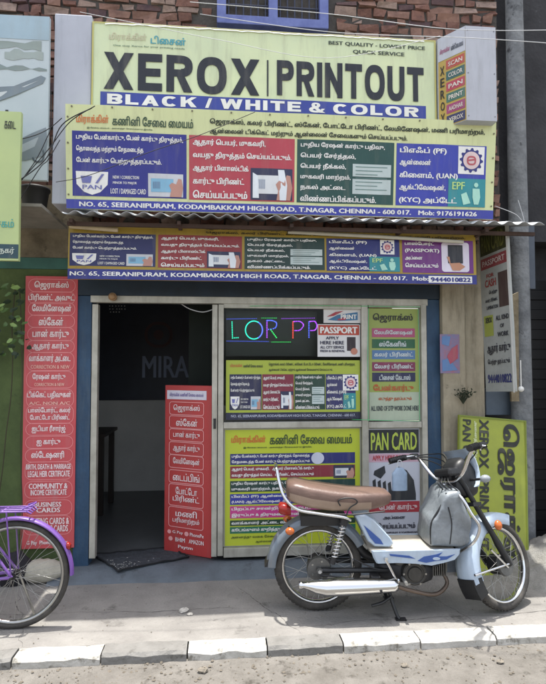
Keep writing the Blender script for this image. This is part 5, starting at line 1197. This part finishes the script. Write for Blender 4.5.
# handlebar
b = MB(); hz = head.z
for sy in (-1, 1):
    b.tube(smooth_path([(head.x+.0, 0, hz-.05), (head.x+.005, sy*.06, hz-.045), (head.x+.0, sy*.13, hz+.0), (head.x-.005, sy*.20, hz+.085), (head.x-.005, sy*.25, hz+.13), (head.x-.045, sy*.31, hz+.135)], 7), .012, 10)
b.build('handlebar', m_chr, mp, M=MS)
for sy in (-1, 1):
    a_ = Vector((head.x-.035, sy*.306, hz+.135)); c_ = Vector((head.x-.155, sy*.345, hz+.115))
    b = MB(); b.tube([a_, a_.lerp(c_, .1), a_.lerp(c_, .95), c_], [.015, .0185, .0185, .02], 14)
    for k in range(7): q = a_.lerp(c_, .18+.11*k); b.tube([q, q+(c_-a_).normalized()*.004], .0205, 14)
    b.build('grip', m_blk, mp, M=MS)
    b = MB(); b.tube(smooth_path([a_+Vector((.03, 0, 0)), a_+Vector((.045, sy*.02, -.01)), a_+Vector((-.03, sy*.055, -.02)), c_+Vector((.03, sy*.05, -.015))], 5), [.006]*15+[.005], 8); b.build('brake_lever', m_chr, mp, M=MS)
    b = MB(); b.box((-.025, -.02, -.02), (.025, .02, .02), M=Matrix.Translation(a_+Vector((.05, -sy*.02, .0)))); b.build('switch_block', m_blk, mp, bevel=.006, M=MS)
b = MB()
for k in range(5):
    s_ = -1 if k % 2 else 1
    b.tube(smooth_path([(head.x-.09, s_*.27, hz+.125), (head.x+.05+.01*k, s_*.2, hz+.10+.01*k), (head.x+.09, s_*.08, hz+.02+.02*k), (head.x+.03, 0, hz-.09-.01*k), (head.x-.0, 0, hz-.2)], 7), .0038, 6)
for k in range(4): b.tube(smooth_path([(head.x-.03, -.03+.02*k, hz-.02), (head.x-.07-.01*k, -.07+.02*k, hz-.06), (head.x-.03, -.1+.03*k, hz-.12), (head.x+.03, -.05, hz-.16)], 6), .004, 6)
b.build('control_cables', m_blk, mp, M=MS)
b = MB(); b.box((head.x-.05, -.07, hz-.02), (head.x+.05, .07, hz+.03)); b.build('instrument_panel', m_blk, mp, bevel=.015, M=MS)
# dark underside parts visible through the gap
b = MB(); b.tube(smooth_path([(LX(428), .02, LZ(560)), (LX(450), .0, LZ(556)), (LX(462), 0, LZ(535))], 5), .018, 10); b.build('down_tube', m_blk, mp)
# pale plate behind the handlebar (hanging tag)
tg = empty('hanging_bag', (0, 0, 0), label='pale blue plastic pouch hanging from the moped handlebar grip', cat='pouch')
pb_ = at(399.5, 466, pr.y+.17)
b = MB(); n = 8; R = []
for i in range(n+1):
    z = -.01-.15*i/n; wd_ = .022+.03*min(1, i/2); R.append([Vector((wd_*math.cos(2*PI*k/12)*(1+.1*noise.noise(Vector((k, i, 0)))), .014*math.sin(2*PI*k/12), z)) for k in range(12)])
b.rings(R); o = b.build('pouch', mat('pale_blue_plastic', '#93a7be', .35, var=.2, vscale=20), tg)
b = MB(); b.tube(smooth_path([(-.015, 0, -.03), (-.01, 0, .03), (.012, 0, .03), (.018, 0, -.03)], 5), .003, 6); b.build('strap', m_cw, tg)
tg.location = pb_

# ------------------------------------------------------------------ bicycle
bc_ = on(14, 628.5); RB = (628.5-522)/2/F_PX*((bc_-CAM).dot(FW))
bi = empty('bicycle', (bc_.x, bc_.y, 0), math.radians(0), 'purple bicycle with rear carrier cut by the left photo edge', 'bicycle')
m_pur = mat('purple_paint', '#74509c', .35, spec=.5, var=.2, streak=('#8a8090', .5))
wheel(bi, (0, 0, RB), RB, .036, m_ste, 36, .02, .07, th=.032)
wheel(bi, (-1.02, 0, RB), RB, .036, m_ste, 36, .02, .07, th=.032)
b = MB(); fender(b, (0, 0, RB), RB+.022, .05, -2, 172, 34, drop=.012); b.build('rear_fender', m_pur, bi)
b = MB(); fender(b, (-1.02, 0, RB), RB+.022, .05, 40, 190, 34, drop=.012); b.build('front_fender', m_pur, bi)
b = MB(); f_ = lambda x, y, z: Vector((x, y, z))
bb = f_(-.43, 0, .27); sc_ = f_(-.28, 0, .78); ht = f_(-.85, 0, .85); hb = f_(-.88, 0, .66)
b.tube([bb, sc_], .015); b.tube([ht+f_(.01, 0, -.05), f_(-.36, 0, .5)], .014); b.tube([hb, bb], .017); b.tube([ht, hb], .018)
for sy in (-1, 1): b.tube([f_(0, sy*.05, RB), bb+f_(0, sy*.03, 0)], .009); b.tube([f_(0, sy*.05, RB), sc_+f_(0, sy*.02, -.1)], .008); b.tube([f_(-1.02, sy*.045, RB), hb+f_(0, sy*.03, 0)], .011)
b.build('frame', m_pur, bi)
b = MB(); zc = RB*2+.065
for y in (-.06, -.02, .02, .06): b.tube([f_(-.24, y, zc), f_(.08, y, zc), f_(.1, y*.8, zc-.015)], .005, 8)
for x in (-.2, -.06, .08): b.tube([f_(x, -.065, zc), f_(x, .065, zc)], .0045, 8)
b.tube(smooth_path([f_(.05, -.05, zc+.012), f_(.1, -.03, zc+.03), f_(.1, .03, zc+.03), f_(.05, .05, zc+.012)], 5), .005, 8)
for sy in (-1, 1): b.tube([f_(-.03, sy*.065, zc), f_(0, sy*.06, RB)], .0045, 8)
b.build('carrier', m_pur, bi)
b = MB(); loft(b, [(.285, RB+.155, .012, .01), (.287, RB+.155, .022, .02), (.302, RB+.15, .02, .018), (.308, RB+.15, .01, .01)], 12, 2.4); b.build('reflector', m_red, bi)
b = MB(); loft(b, [(-.14, .85, .01, .07), (-.16, .855, .03, .1), (-.24, .86, .03, .08), (-.36, .86, .02, .035), (-.42, .855, .012, .02)], 16, 2.6); b.build('saddle', m_blk, bi)
b = MB(); b.tube([sc_, f_(-.25, 0, .85)], .012); b.tube([ht, ht+f_(.03, 0, .1)], .012)
for sy in (-1, 1): b.tube(smooth_path([ht+f_(.03, 0, .1), ht+f_(.02, sy*.12, .12), ht+f_(.08, sy*.24, .12), ht+f_(.2, sy*.28, .1)], 5), .011)
b.build('handlebar', m_chr, bi)
b = MB(); b.torus((bb.x, -.05, bb.z), .085, .005); b.cyl(bb+f_(0, -.1, 0), bb+f_(0, .1, 0), .012); b.tube([bb+f_(0, -.09, 0), bb+f_(.12, -.1, -.12)], .009); b.tube([bb+f_(0, .09, 0), bb+f_(-.12, .1, .12)], .009)
b.box((bb.x+.08, -.2, bb.z-.14), (bb.x+.17, -.1, bb.z-.115)); b.box((bb.x-.17, .1, bb.z+.115), (bb.x-.08, .2, bb.z+.14)); b.build('crank', m_dk, bi)
b = MB(); b.tube([f_(0, .055, RB), f_(.08, .1, .03), f_(.1, .12, .004)], .007); b.build('kickstand', m_ste, bi)
